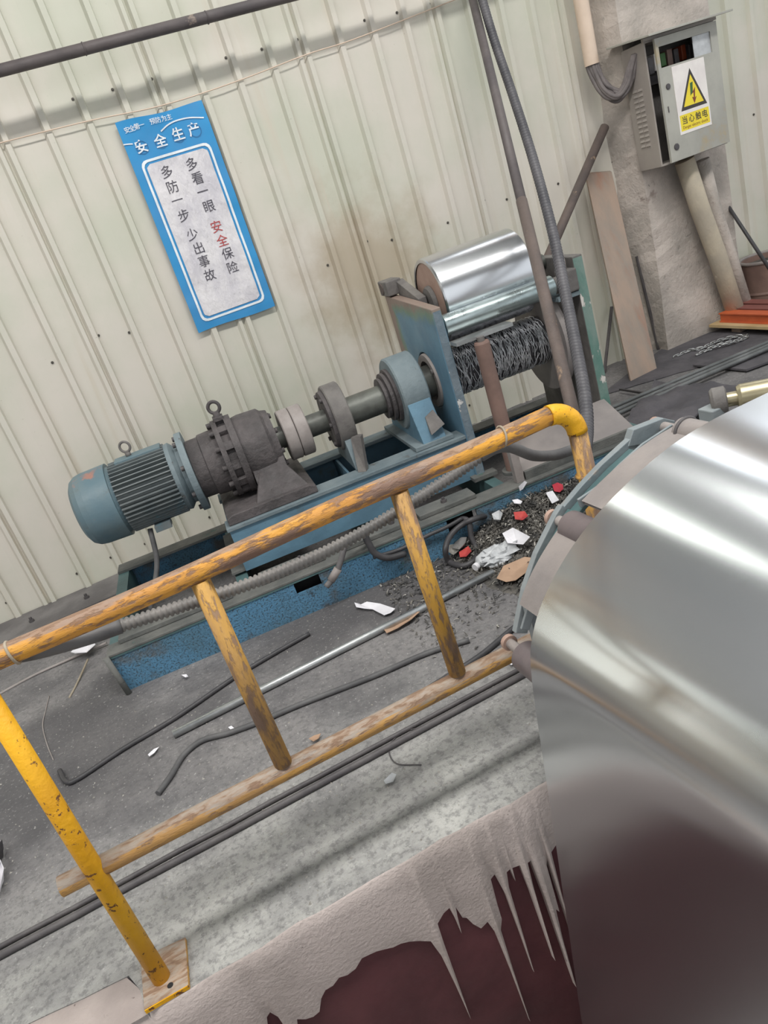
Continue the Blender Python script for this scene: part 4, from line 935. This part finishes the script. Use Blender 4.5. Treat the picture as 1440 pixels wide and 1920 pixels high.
for k in (0.2, 1.0): tag(MB().box((pl.x + 0.05, pl.y - k - 0.04, 0.0), (pl.x + 0.35, pl.y - k + 0.04, 0.05)).build('timber_block', M['plank']), ['timber block under the far end of the plywood sheet', 'timber block under the near end of the plywood sheet'][k > 0.5], 'block')
for k, (dx, h, mt, lab) in enumerate([(0.055, 0.060, 'orange', 'bright orange painted steel beam on the plywood sheet, nearest the column foot'),
                                    (0.150, 0.066, 'redbrown', 'dull red-brown steel beam behind the bright orange beam'),
                                    (0.245, 0.074, 'redbrown', 'red-brown steel beam farthest right on the plywood sheet')]):
    x = pl.x + dx; z0 = 0.0705; y0, y1 = pl.y - 0.05 + 0.02 * k, pl.y - 1.15
    bt = thing('steel_beam', lab, 'beam', (x, (y0 + y1) / 2, z0), group='painted beams on plywood')
    MB().box((x, y1, z0), (x + 0.085, y0, z0 + 0.008)).build('lower_flange', M[mt], bt)
    MB().box((x, y1, z0 + h), (x + 0.085, y0, z0 + h + 0.008)).build('upper_flange', M[mt], bt)
    MB().box((x + 0.012, y1, z0 + 0.008), (x + 0.020, y0, z0 + h)).build('web', M[mt], bt)

# chain lying on the floor
ch = thing('steel_chain', 'heap of steel chain on the dark floor in front of the column foot', 'chain', F(1335, 645))
cpath = resample(smooth_path([F(1268, 668, .012), F(1295, 657, .014), F(1318, 652, .02), F(1345, 640, .02), F(1375, 632, .02), F(1400, 630, .015), F(1392, 637, .014), F(1365, 643, .03), F(1340, 650, .028), F(1318, 660, .014), F(1300, 668, .012)], 8), 0.030)
link = None
for i, p in enumerate(cpath[:-1]):
    t = (cpath[i+1] - p).normalized(); up = Vector((0, 0, 1)); s_ = t.cross(up).normalized()
    n_ = up if i % 2 else s_; n2 = t.cross(n_)
    pts = []
    for k in range(12):
        a = 2*PI*k/12; c_ = math.cos(a); pts.append(p + t * (0.020 * c_ + (0.006 if c_ > 0 else -0.006)) + n2 * (0.011 * math.sin(a)))
    MB().tube(pts, 0.0042, 5, closed=True).build('link', M['pipe_steel'], ch)

# dark mats and long bars on the floor to the right
def mat_(pts, z, th, m, name, lab, cat, wob=0.02, sub=10):
    # four-cornered sheet with a wavy surface
    P = [F(*p) for p in pts]; b = MB()
    def fn(u, v):
        p = P[0].lerp(P[1], u).lerp(P[3].lerp(P[2], u), v)
        h = wob * (0.5 + 0.5 * noise.noise(Vector((p.x * 3.5, p.y * 3.5, z * 50)))) + wob * 0.3 * noise.noise(Vector((p.x * 11, p.y * 11, 4)))
        e = 0.012 * noise.noise(Vector((p.x * 9, p.y * 9, 1)))
        return (p.x + e, p.y + e, z + th + max(0, h))
    b.grid(fn, sub, sub, True, (0, 0, -th)); o = b.build(name, M[m]); return tag(o, lab, cat)
mat_([(1120, 745), (1262, 640), (1440, 600), (1480, 640)], 0.0, 0.004, 'cloth_dark', 'floor_mat', 'thin dark sheet spread on the floor before the column and board', 'mat', 0.004, 14)
mat_([(1300, 690), (1440, 640), (1520, 655), (1400, 700)], 0.012, 0.012, 'cloth_dark', 'steel_plate', 'thick dark flat plate with cut corner at the right floor edge', 'plate', 0.0, 2)
mat_([(1160, 830), (1230, 730), (1400, 740), (1260, 830)], 0.0, 0.010, 'cloth_dark', 'crumpled_cloth', 'crumpled dark felt cloth on the floor beside the guide rollers', 'cloth', 0.09, 22)
for k, (o1, o2, o3) in enumerate([(0, 0, 0), (9, 7, 6), (17, 13, 11)]):
    pts = [F(1120, 776 + o1, .045), F(1200, 742 + o1 * 0.9, .045), F(1320, 692 + o2, .045), F(1460, 634 + o3, .045)]
    tag(MB().tube(smooth_path(pts, 5), 0.014, 10).build('floor_bar', M['bar_grey']), ['long dark bar on the right floor, farthest of the three parallel bars', 'long dark bar on the right floor, middle of the three parallel bars', 'long dark bar on the right floor, nearest of the three parallel bars'][k], 'bar', 'parallel bars on the right floor')
tag(MB().bar(F(1162, 730, .03), F(1212, 738, .03), 0.012, 0.012).build('short_rod', M['rubber']), 'short black rod lying left of the long floor bars', 'rod')
# ================================================================ steel strip running over the arc guide into the pit
prof = [(5.5, 0.925), (3.0, 0.925), (2.2, 0.923), (1.8, 0.921), (1.404, 0.918), (1.218, 0.915), (1.069, 0.894), (0.916, 0.843), (0.813, 0.792), (0.72, 0.722), (0.656, 0.651), (0.617, 0.579), (0.599, 0.51), (0.580, 0.371), (0.540, 0.016), (0.509, -0.248), (0.486, -0.452), (0.455, -0.712), (0.43, -1.0), (0.42, -1.35)]
pf = [Vector((x, 0, z)) for x, z in prof]
fine = smooth_path(pf, 9)
for _ in range(3):                               # fair the curve
    fine = [fine[0]] + [(fine[i-1] + fine[i] * 2 + fine[i+1]) / 4 for i in range(1, len(fine) - 1)] + [fine[-1]]
sp = MB(); n = len(fine); Y0, Y1 = 1.40, 0.30; NY = 6
nor = []
for i, p in enumerate(fine):
    t = (fine[min(i+1, n-1)] - fine[max(i-1, 0)]).normalized(); nor.append(Vector((t.z, 0, -t.x)))
top_ = [Vector((p.x, Y0 + (Y1 - Y0) * k / NY, p.z)) for p in fine for k in range(NY + 1)]
bot_ = [Vector((p.x, Y0 + (Y1 - Y0) * k / NY, p.z)) - nor[i] * -0.0016 for i, p in enumerate(fine) for k in range(NY + 1)]
w = NY + 1
sp.add(top_, [(i*w+k, (i+1)*w+k, (i+1)*w+k+1, i*w+k+1) for i in range(n-1) for k in range(NY)], True)
sp.add(bot_, [(i*w+k, i*w+k+1, (i+1)*w+k+1, (i+1)*w+k) for i in range(n-1) for k in range(NY)], True)
for k in (0, NY):
    sp.add([top_[i*w+k] for i in range(n)] + [bot_[i*w+k] for i in range(n)], [(i, i+1, n+i+1, n+i) for i in range(n-1)])
tag(sp.build('steel_strip', M['strip'], base=(1.2, 0.7, -1.35)), 'wide shiny steel strip curving down over the guide rollers into the pit', 'steel strip')

# --- arc guide under the strip
ag = thing('arc_guide', 'curved roller guide frame with grey-blue bars along the rear edge of the steel strip', 'roller guide', (0.9, 1.5, -1.6))
def off_curve(x_from, x_to, d, n=14):
    pts = [(p, nor[i]) for i, p in enumerate(fine) if min(x_from, x_to) <= p.x <= max(x_from, x_to) and p.z > 0.3]
    return [p + nn * d for p, nn in pts]
sgn = 1 if nor[30].z < 0 else -1                 # nor points below the strip when its z is negative
def guide_plate(x0, x1, name, mat, d0, d1, ya, yb):
    A = off_curve(x0, x1, sgn * d0); B = off_curve(x0, x1, sgn * d1)
    P = [Vector((p.x, 0, p.z)) for p in A] + [Vector((p.x, 0, p.z)) for p in reversed(B)]
    m = MB(); q = len(P); h = len(A)
    m.add([(p.x, ya, p.z) for p in P] + [(p.x, yb, p.z) for p in P], [(i, i+1, q+i+1, q+i) for i in range(h-1)] + [(i, i+1, q+i+1, q+i) for i in range(h, q-1)])
    for off in (0, q): m.add([], [])
    n0 = len(m.v) - 2*q
    for i in range(h - 1):
        m.f.append([n0 + i, n0 + q-1-i, n0 + q-2-i, n0 + i+1]); m.s.append(False)
        m.f.append([n0 + q + i, n0 + q + i+1, n0 + 2*q-2-i, n0 + 2*q-1-i]); m.s.append(False)
    return m.build(name, mat, ag)
guide_plate(0.885, 1.21, 'guide_plate', M['guide'], 0.022, 0.034, 0.31, 1.512)
guide_plate(0.645, 0.815, 'guide_plate', M['guide'], 0.022, 0.034, 0.31, 1.512)
def bars(pts, ya, yb, wd, name, mat):            # flat bars cut from plate, standing on edge
    m = MB(); P = [Vector((x, ya, z)) for x, z in pts]
    L = []; R_ = []
    for i, p in enumerate(P):
        t = (P[min(i+1, len(P)-1)] - P[max(i-1, 0)]).normalized(); nn = Vector((-t.z, 0, t.x)) * (wd / 2); L.append(p + nn); R_.append(p - nn)
    poly = L + R_[::-1]; k = len(poly); o_ = Vector((0, yb - ya, 0)); h = len(L)
    m.add(poly + [p + o_ for p in poly], [(i, (i+1) % k, (i+1) % k + k, i + k) for i in range(k)])
    n0 = len(m.v) - 2*k
    for i in range(h - 1):
        m.f.append([n0 + i, n0 + k-1-i, n0 + k-2-i, n0 + i+1]); m.s.append(False)
        m.f.append([n0 + k + i, n0 + k + i+1, n0 + 2*k-2-i, n0 + 2*k-1-i]); m.s.append(False)
    return m.build(name, mat, ag, bevel=0.002)
def track(pts, y, dx, dz): return [(PYp(a, b, y).x + dx, PYp(a, b, y).z + dz) for a, b in pts]
OU = track([(1205, 800), (1165, 836), (1122, 875), (1086, 913), (1052, 953)], 1.57, 0.011, -0.012)
OL = track([(1050, 952), (1039, 969), (1003, 1041), (981, 1106), (965, 1186)], 1.57, 0.014, -0.006)
IU = track([(1256, 799), (1201, 835), (1160, 872), (1122, 911), (1079, 940)], 1.518, 0.008, -0.010)
IL = track([(1062, 972), (1025, 1041), (998, 1106), (976, 1180)], 1.518, 0.011, -0.006)
bars(OU, 1.560, 1.580, 0.037, 'outer_bar', M['guide_blue']); bars(IU, 1.514, 1.522, 0.026, 'inner_bar', M['guide_blue'])
bars(OL, 1.560, 1.580, 0.037, 'outer_bar', M['guide_blue']); bars(IL, 1.514, 1.522, 0.026, 'inner_bar', M['guide_blue'])
bars([(x + 0.004, z - 0.004) for x, z in OU[1:]], 1.523, 1.559, 0.012, 'spacer_strip', M['teal'])
bars([(x + 0.004, z - 0.004) for x, z in OL[:-1]], 1.523, 1.559, 0.012, 'spacer_strip', M['teal'])
hk = [PYp(*q_, 1.558) for q_ in [(1178, 838), (1188, 806), (1245, 784), (1266, 789), (1266, 806), (1215, 832)]]
MB().prism([(p.x, 1.558, p.z) for p in hk], (0, 0.026, 0)).build('hook_plate', M['guide_blue'], ag, bevel=0.002)
R3 = PYp(1296, 812, 1.46)
for (x, z, r_, ya, yb, m_) in [(0.852, 0.762, 0.042, 0.32, 1.505, 'roller_dark'), (0.640, 0.480, 0.042, 0.32, 1.505, 'roller_dark'), (R3.x, R3.z, 0.036, 0.32, 1.490, 'guide')]:
    ro = MB().lathe((x, 0, z), (0, 1, 0), [(ya, 0.0), (ya, r_), (yb, r_), (yb + 0.004, r_ * 0.8), (yb + 0.004, 0.0)], 32).build('roller', M[m_], ag)
    MB().cyl((x, yb, z), (x, 1.60, z), 0.014, n=14).build('roller_pin', M['coupling'], ro)
    MB().lathe((x, 1.582, z), (0, 1, 0), [(0, 0.0), (0, 0.022), (0.014, 0.022), (0.018, 0.016), (0.018, 0)], 16).build('pin_cap', M['beige_face'], ro)
MB().torus((R3.x, 1.475, R3.z), (0, 1, 0), 0.037, 0.005, 28, 6).build('roller_ring', M['rod'], ag)
for x, z in ((1.16, 0.86), (0.72, 0.60)): MB().box((x - 0.03, 1.525, -1.6), (x + 0.03, 1.556, z)).build('leg', M['guide_blue'], ag)
# --- table roller beyond the guide
tr_ = thing('table_roller', 'silver table roller with a round end bearing on a bolted block beside the strip', 'roller', (1.7, 1.72, 0.6))
ad = Vector((1, -0.80, 0.0)).normalized(); p0 = PYp(1352, 752, 1.76)
MB().lathe(p0, ad, [(-0.03, 0.0), (-0.03, 0.036), (-0.022, 0.044), (0.012, 0.044), (0.016, 0.036), (0.016, 0.0)], 32).build('bearing', M['grey_iron'], tr_)
MB().lathe(p0, ad, [(0.014, 0.0), (0.014, 0.022), (0.045, 0.022)], 24).build('journal', M['brass'], tr_)
MB().lathe(p0, ad, [(0.045, 0.0), (0.045, 0.034), (0.055, 0.040), (0.30, 0.040), (0.30, 0.0)], 40).build('roller_body', M['brass'], tr_)
bk = p0 + Vector((-0.045, 0.0, -0.060))
MB().box((bk.x - 0.075, bk.y - 0.045, bk.z - 0.012), (bk.x + 0.06, bk.y + 0.045, bk.z + 0.012)).build('block', M['guide_blue'], tr_, bevel=0.004)
MB().box((bk.x - 0.02, bk.y - 0.03, bk.z + 0.012), (bk.x + 0.04, bk.y + 0.03, bk.z + 0.055)).build('block_neck', M['guide_blue'], tr_, bevel=0.004)
MB().lathe((bk.x - 0.052, bk.y, bk.z + 0.012), (0, 0, 1), [(0, 0.015), (0.010, 0.015), (0.010, 0.009), (0.020, 0.009), (0.020, 0)], 6).build('bolt', M['pipe_steel'], tr_)
MB().box((bk.x - 0.10, bk.y - 0.05, 0.0), (bk.x + 0.45, bk.y + 0.05, bk.z - 0.012)).build('support', M['flange'], tr_)

# ================================================================ things on the floor
for k, (z, r_) in enumerate([(0.0, 0.008), (0.040, 0.011)]):
    a, b_ = F(-60, 1812), F(990, 1250); n_ = Vector((0, -1, 0))
    pts = [a.lerp(b_, t / 12) + Vector((0, -z + 0.006 * noise.noise(Vector((t * 0.9, k, 0))), r_)) for t in range(13)]
    tag(MB().tube(pts, r_, 10).build('floor_rod', M['rod']), ['slim dark rod along the pit edge, nearer the wall of the pair', 'slim dark rod along the pit edge, nearer the pit of the pair'][k], 'rod', 'pair of rods along the pit edge')
sp_ = thing('steel_tube', 'long galvanised steel tube lying on the dusty floor behind the railing', 'tube', F(620, 1225))
q0, q1 = F(325, 1377, 0.017), F(925, 1073, 0.017)
MB().cyl(q0, q1, 0.0165, n=18).build('tube', M['pipe_steel'], sp_)
def hose(name, lab, cat, px, r, m, z=None, group=None, n=8):
    pts = [F(p[0], p[1], (p[2] if len(p) > 2 else r)) for p in px]
    return tag(MB().tube(smooth_path(pts, n), r, 10).build(name, M[m]), lab, cat, group)
hose('floor_cable', 'dark cable lying diagonally between the machine base and the steel tube', 'cable', [(580, 1188), (520, 1222), (440, 1270), (330, 1345), (230, 1405), (150, 1458), (125, 1466), (112, 1445)], 0.010, 'rubber')
hose('floor_hose', 'dusty grey hose with an open end in front of the steel tube', 'hose', [(296, 1488), (320, 1455), (345, 1415), (380, 1388), (430, 1374), (490, 1352), (570, 1318), (700, 1268), (800, 1225), (880, 1200)], 0.011, 'rubber_grey')
hose('floor_cable', 'black cable emerging beside the arc guide near the lower rail', 'cable', [(760, 1318), (850, 1262), (905, 1226), (960, 1180), (1000, 1150)], 0.011, 'rubber')
lpts = [MX((1.71, 0.03, 0.15)), MX((1.75, -0.03, 0.145)), MVp(884, 1008, -0.06), MVp(894, 1032, -0.10), F(888, 1052, .02), F(866, 1061, .016), F(842, 1053, .016), MVp(835, 1030, -0.10), MVp(845, 1004, -0.05), MVp(866, 984, -0.03), MVp(893, 972, -0.04), F(935, 962, .05)]
tag(MB().tube(smooth_path(lpts, 8), 0.014, 10).build('hose_loop', M['rubber']), 'black rubber hose coiled into a loop on the rubbish beside the machine base', 'hose')
tag(MB().tube(smooth_path([MVp(700, 1045, -0.03), MVp(750, 1030, -0.02), MVp(800, 1005, -0.02), MVp(838, 988, -0.03), MVp(866, 972, -0.02)], 8), 0.010, 8).build('base_cable', M['rubber']), 'thin black cable along the foot of the machine base left of the hose loop', 'cable')
tag(MB().tube(smooth_path([MX((1.27, 0.04, 0.215)), MVp(682, 998, -0.03), MVp(692, 1020, -0.045), MVp(704, 1038, -0.05), MVp(728, 1046, -0.05), MVp(760, 1038, -0.04)], 8), 0.016, 12).build('hydraulic_hose', M['rubber']), 'black hydraulic hose bending down in front of the speckled base', 'hose')
ep = thing('elbow_pipe', 'bent steel pipe stub with a sleeve at its end hanging over the machine base', 'pipe', F(612, 1100))
MB().tube(smooth_path([MVp(684, 1000, -0.01), MVp(668, 1003, -0.03), MVp(650, 1016, -0.05), MVp(632, 1072, -0.07), MVp(612, 1100, -0.07)], 8), 0.014, 12).build('pipe_run', M['sill'], ep)
MB().cyl(MVp(634, 1066, -0.07), MVp(621, 1088, -0.07), 0.019, n=12).build('sleeve', M['coupling'], ep)

# --- heap of swarf against the base (height field), so that litter can lie on it
def heap_h(x, y):
    d = Vector((x, y, 0)) - MO; u, v = d.dot(MU), d.dot(MV)
    if v > 0.0: return -1.0
    e = min(1.0, max(0.0, (u - 1.62) / 0.35)) * min(1.0, max(0.0, (3.0 - u) / 0.3))
    n_ = noise.noise(Vector((x * 5, y * 5, 9)))
    return max(0.0, (0.125 + 0.03 * n_) * e * (1 - min(1.0, -v / (0.62 + 0.12 * n_)))) + 0.006 * noise.noise(Vector((x * 22, y * 22, 2))) * min(1, e * 3) * (1 if v > -0.6 else 0)
def onheap(px, py, lift=0.0):
    d = pray(px, py); t_ = 2.0
    while t_ < 6:
        q = EYE + d * t_
        if q.z <= max(0, heap_h(q.x, q.y)) + lift or (q - MO).dot(MV) > -0.015: return q
        t_ += 0.004
    return F(px, py)
# --- litter
def scrap(name, pts, m, lab, cat, z=0.004, curl=0.02, group=None, th=0.0015, heap=False):
    P = [onheap(p[0], p[1], 0.014) if heap else F(*p) for p in pts]; b = MB()
    c_ = sum(P, Vector()) / len(P)
    vs = []; fs = []
    rings = 3; k = len(P)
    for r_ in range(rings + 1):
        for p in P:
            q = c_.lerp(p, r_ / rings if r_ else 0.02)
            h = z + curl * (0.5 + 0.5 * noise.noise(Vector((q.x * 14, q.y * 14, z * 90 + len(name))))) * (r_ / rings)
            vs.append((q.x, q.y, q.z + h))
    for r_ in range(rings):
        for i in range(k): fs.append((r_*k+i, (r_+1)*k+i, (r_+1)*k+(i+1) % k, r_*k+(i+1) % k))
    fs.append(tuple(range(k))[::-1])
    b.add(vs, fs); b.add([(x, y, h + th) for x, y, h in vs], [f[::-1] for f in fs])
    o = [rings*k + i for i in range(k)]; n0 = len(vs)
    for i in range(k): b.f.append([o[i], o[(i+1) % k], n0 + o[(i+1) % k], n0 + o[i]]); b.s.append(False)
    return tag(b.build(name, M[m]), lab, cat, group)
scrap('torn_paper', [(666, 1134), (678, 1140), (690, 1134), (715, 1138), (743, 1147), (735, 1155), (722, 1158), (700, 1147), (684, 1146), (670, 1144)], 'paper', 'torn white paper strip on the floor beside the steel tube', 'paper')
scrap('cardboard_piece', [(720, 1184), (742, 1172), (776, 1154), (790, 1155), (774, 1170), (748, 1184), (727, 1193)], 'card', 'small torn brown cardboard piece touching the steel tube', 'cardboard', curl=0.03)
scrap('cardboard_piece', [(932, 1088), (945, 1065), (985, 1048), (1002, 1050), (990, 1075), (968, 1092), (950, 1095)], 'card', 'large flat brown cardboard piece beside the arc guide', 'cardboard', curl=0.01, heap=True)
scrap('paper_packet', [(945, 1012), (965, 1002), (998, 1022), (985, 1036), (955, 1030)], 'paper', 'crumpled white printed packet near the arc guide', 'packet', z=0.006, curl=0.05, heap=True)
scrap('red_rag', [(965, 968), (985, 964), (992, 974), (982, 984), (968, 982)], 'red', 'faded red rag on the swarf heap, nearer of the two red scraps', 'rag', z=0.006, curl=0.03, heap=True)
scrap('crimson_disc', [(1036, 912), (1046, 908), (1056, 912), (1057, 920), (1050, 926), (1040, 924)], 'crimson', 'crimson round plastic disc on the swarf heap by the end post', 'plastic', z=0.006, curl=0.005, heap=True)
scrap('white_card', [(1024, 928), (1037, 924), (1049, 941), (1036, 948)], 'paper', 'small white card beside the crimson disc on the swarf heap', 'card', z=0.006, curl=0.01, heap=True)
scrap('paper_scrap', [(962, 944), (972, 941), (981, 946), (978, 951), (966, 950)], 'paper', 'small pale scrap behind the red rag on the swarf heap', 'paper', z=0.006, curl=0.02, heap=True)
scrap('paper_scrap', [(926, 978), (939, 970), (946, 975), (942, 988), (930, 990)], 'plastic', 'crumpled pale plastic at the left rim of the swarf heap', 'plastic', z=0.006, curl=0.05, heap=True)
scrap('paper_scrap', [(974, 918), (985, 908), (990, 911), (982, 922), (976, 926)], 'paper', 'small white strip at the back of the swarf heap', 'paper', z=0.006, curl=0.03, heap=True)
scrap('red_packet', [(862, 1040), (880, 1030), (886, 1040), (876, 1050), (864, 1050)], 'red', 'small red packet lying inside the hose loop', 'packet', z=0.006, curl=0.02, heap=True)
scrap('grey_rag', [(856, 1026), (868, 1020), (880, 1024), (878, 1034), (864, 1040), (850, 1036)], 'rag', 'grey crumpled rag inside the hose loop', 'rag', z=0.006, curl=0.08, heap=True)
scrap('pale_rag', [(845, 1030), (858, 1026), (862, 1038), (852, 1046), (843, 1042)], 'swarf_pale', 'pale crumpled scrap at the left inside the hose loop', 'rag', z=0.006, curl=0.05, heap=True)
scrap('pale_strip', [(280, 1420), (290, 1408), (300, 1404), (292, 1416), (283, 1424)], 'paper', 'small pale strip on the floor between dark cable and grey hose', 'paper')
scrap('paper_scrap', [(430, 1368), (436, 1365), (442, 1370), (436, 1374)], 'paper', 'tiny white paper scrap beside the grey hose', 'paper')
scrap('paper_scrap', [(343, 1271), (352, 1269), (356, 1274), (350, 1276)], 'paper', 'tiny pale scrap in front of the speckled blue base', 'paper')
scrap('paper_scrap', [(85, 1222), (92, 1217), (97, 1220), (90, 1225)], 'paper', 'tiny white scrap under the left part of the top rail', 'paper')
scrap('brown_sliver', [(582, 1392), (592, 1385), (604, 1381), (600, 1390), (590, 1396)], 'card', 'brown wood sliver behind the lower rail near the left baluster', 'sliver')
scrap('white_sheet', [(953, 1246), (975, 1238), (985, 1243), (960, 1252)], 'paper', 'white paper corner under the lower rail by the arc guide', 'paper')
scrap('foil_scrap', [(722, 1470), (738, 1456), (746, 1459), (740, 1472), (726, 1477)], 'plastic', 'small crumpled foil scrap on the pale pit edge', 'foil', curl=0.02)
scrap('white_rag', [(140, 1236), (160, 1218), (180, 1214), (188, 1225), (172, 1240), (150, 1242)], 'paper', 'white rag at the left end of the machine base', 'rag', z=0.02, curl=0.06)
for k, pt in enumerate([[(0, 1610), (8, 1580), (14, 1600), (8, 1640)], [(0, 1660), (10, 1625), (16, 1640), (6, 1690)], [(-8, 1650), (4, 1630), (6, 1670), (-4, 1700)]]):
    scrap('plastic_strip', pt, ['rubber', 'paper', 'rag'][k], ['black plastic shred at the left floor edge, uppermost of three', 'white plastic shred at the left floor edge', 'grey plastic shred at the left floor edge, lowest of three'][k], 'plastic', curl=0.05, group='plastic shreds at the left floor edge')
bt_ = thing('plastic_bottle', 'empty white plastic bottle lying at the end of the steel tube', 'bottle', F(905, 1050))
b0, b1_ = F(918, 1038, 0.034), F(889, 1066, 0.028); bd = (b1_ - b0)
L_ = bd.length
MB().lathe(b0, bd, [(0, 0.0), (0, 0.026), (0.01, 0.032), (L_*0.55, 0.032), (L_*0.68, 0.022), (L_*0.74, 0.014), (L_*0.80, 0.014)], 24).build('body', M['plastic'], bt_)
MB().lathe(b0, bd, [(L_*0.80, 0.0), (L_*0.80, 0.017), (L_*0.95, 0.017), (L_*0.95, 0.0)], 16).build('cap', M['paper'], bt_)
cr = MB()
cc = F(944, 1050, 0.0)
def crum(u, v):
    a = 2*PI*u; t = PI*v; d = Vector((math.cos(a)*math.sin(t), math.sin(a)*math.sin(t), math.cos(t)))
    r_ = 0.075 * (1 + 0.45 * noise.noise(d * 3.2 + Vector((3, 1, 2))) + 0.25 * noise.noise(d * 8))
    return (cc.x + d.x*r_*1.4 , cc.y + d.y*r_, 0.035 + max(-0.034, d.z*r_*0.55))
cr.grid(crum, 28, 14, False)
tag(cr.build('plastic_bag', M['plastic']), 'crumpled grey-white plastic bag beside the bottle at the tube end', 'bag')
tag(MB().tube(smooth_path([F(165, 1236, .03), F(152, 1265, .01), F(140, 1290, .004), F(130, 1308, .003)], 6), 0.005, 6).build('pale_string', M['rope']), 'pale string trailing from the white rag across the floor', 'string')
tag(MB().tube(smooth_path([F(-20, 1312, .004), F(60, 1268, .006), F(130, 1236, .01), F(200, 1205, .02)], 6), 0.007, 8).build('edge_strip', M['coupling']), 'thin pale strip running to the left end of the machine base', 'strip')
tag(MB().tube(smooth_path([F(100, 1425, .003), F(88, 1395, .003), F(80, 1360, .003), F(86, 1330, .003), F(92, 1305, .003)], 6), 0.0025, 5).build('loose_wire', M['coupling']), 'thin loose wire on the dark floor at the left', 'wire')
tag(MB().tube(smooth_path([F(795, 1362, .004), F(760, 1372, .004), F(735, 1390, .004), F(730, 1412, .004), F(745, 1432, .004), F(790, 1434, .004)], 8), 0.0022, 5).build('loose_wire', M['rod']), 'thin curled wire on the pale pit edge below the lower rail', 'wire')

# --- the heap itself (too fine to count)
hp = MB(); hpal = MB(); cnt = 0
while cnt < 11000:
    u, v = random.uniform(1.25, 2.98), -abs(random.gauss(0, 0.34)) - 0.004
    if v < -0.95: continue
    q = MX((u, v, 0)); h0 = max(0.0, heap_h(q.x, q.y))
    if h0 < 0.006 and random.random() < 0.80: continue
    cnt += 1
    a = random.uniform(0, 2*PI); l_ = random.uniform(0.003, 0.013) * (1.8 if random.random() < 0.08 else 1); wd = random.uniform(0.0008, 0.0040)
    t = Vector((math.cos(a), math.sin(a), random.uniform(-0.6, 0.6))) * l_; s_ = Vector((-math.sin(a), math.cos(a), random.uniform(-0.6, 0.6))) * wd
    c_ = Vector((q.x, q.y, h0 + 0.002 + abs(t.z) + abs(s_.z)))
    k_ = Vector((0, 0, random.uniform(0.001, 0.007)))
    tgt = hpal if random.random() < 0.11 else hp
    tgt.add([c_ - t - s_, c_ - t + s_, c_ + s_ + k_, c_ - s_ + k_, c_ + t - s_, c_ + t + s_], [(0, 1, 2, 3), (3, 2, 5, 4)])
def mound(u, v):
    q = MX((1.5 + 1.55 * u, -0.003 - 0.85 * v, 0)); return (q.x, q.y, max(-0.01, heap_h(q.x, q.y) - 0.003))
hpm = MB(); hpm.grid(mound, 70, 40, True)
ctr = MX((2.3, -0.3, 0))
sh_ = thing('swarf_heap', 'heap of dark metal swarf and litter between the machine base and the yellow end post', 'swarf', ctr, kind='stuff')
hpm.build('mound', M['swarf'], sh_, kind='stuff'); hp.build('flakes', M['swarf'], sh_, kind='stuff'); hpal.build('pale_flakes', M['swarf_pale'], sh_, kind='stuff')
# fine grit scattered over the floor
gt = MB()
for k in range(700):
    p = F(random.uniform(-20, 1000), random.uniform(1080, 1720), 0.0)
    if p.y < 1.62 or p.y > 4.2 or abs(p.x) > 2.5: continue
    l_ = random.uniform(0.0015, 0.006); a = random.uniform(0, 2*PI)
    t = Vector((math.cos(a), math.sin(a), 0)) * l_; s_ = Vector((-math.sin(a), math.cos(a), 0)) * l_ * 0.5
    gt.add([p - t, p + s_, p + t, p - s_, p + Vector((0, 0, l_))], [(0, 1, 4), (1, 2, 4), (2, 3, 4), (3, 0, 4)])
g_ = gt.build('floor_grit', M['swarf_pale']); tag(g_, 'pale grit and tiny scraps scattered over the dusty floor', 'grit'); g_['kind'] = 'stuff'

bpy.data.objects.remove(_fo)
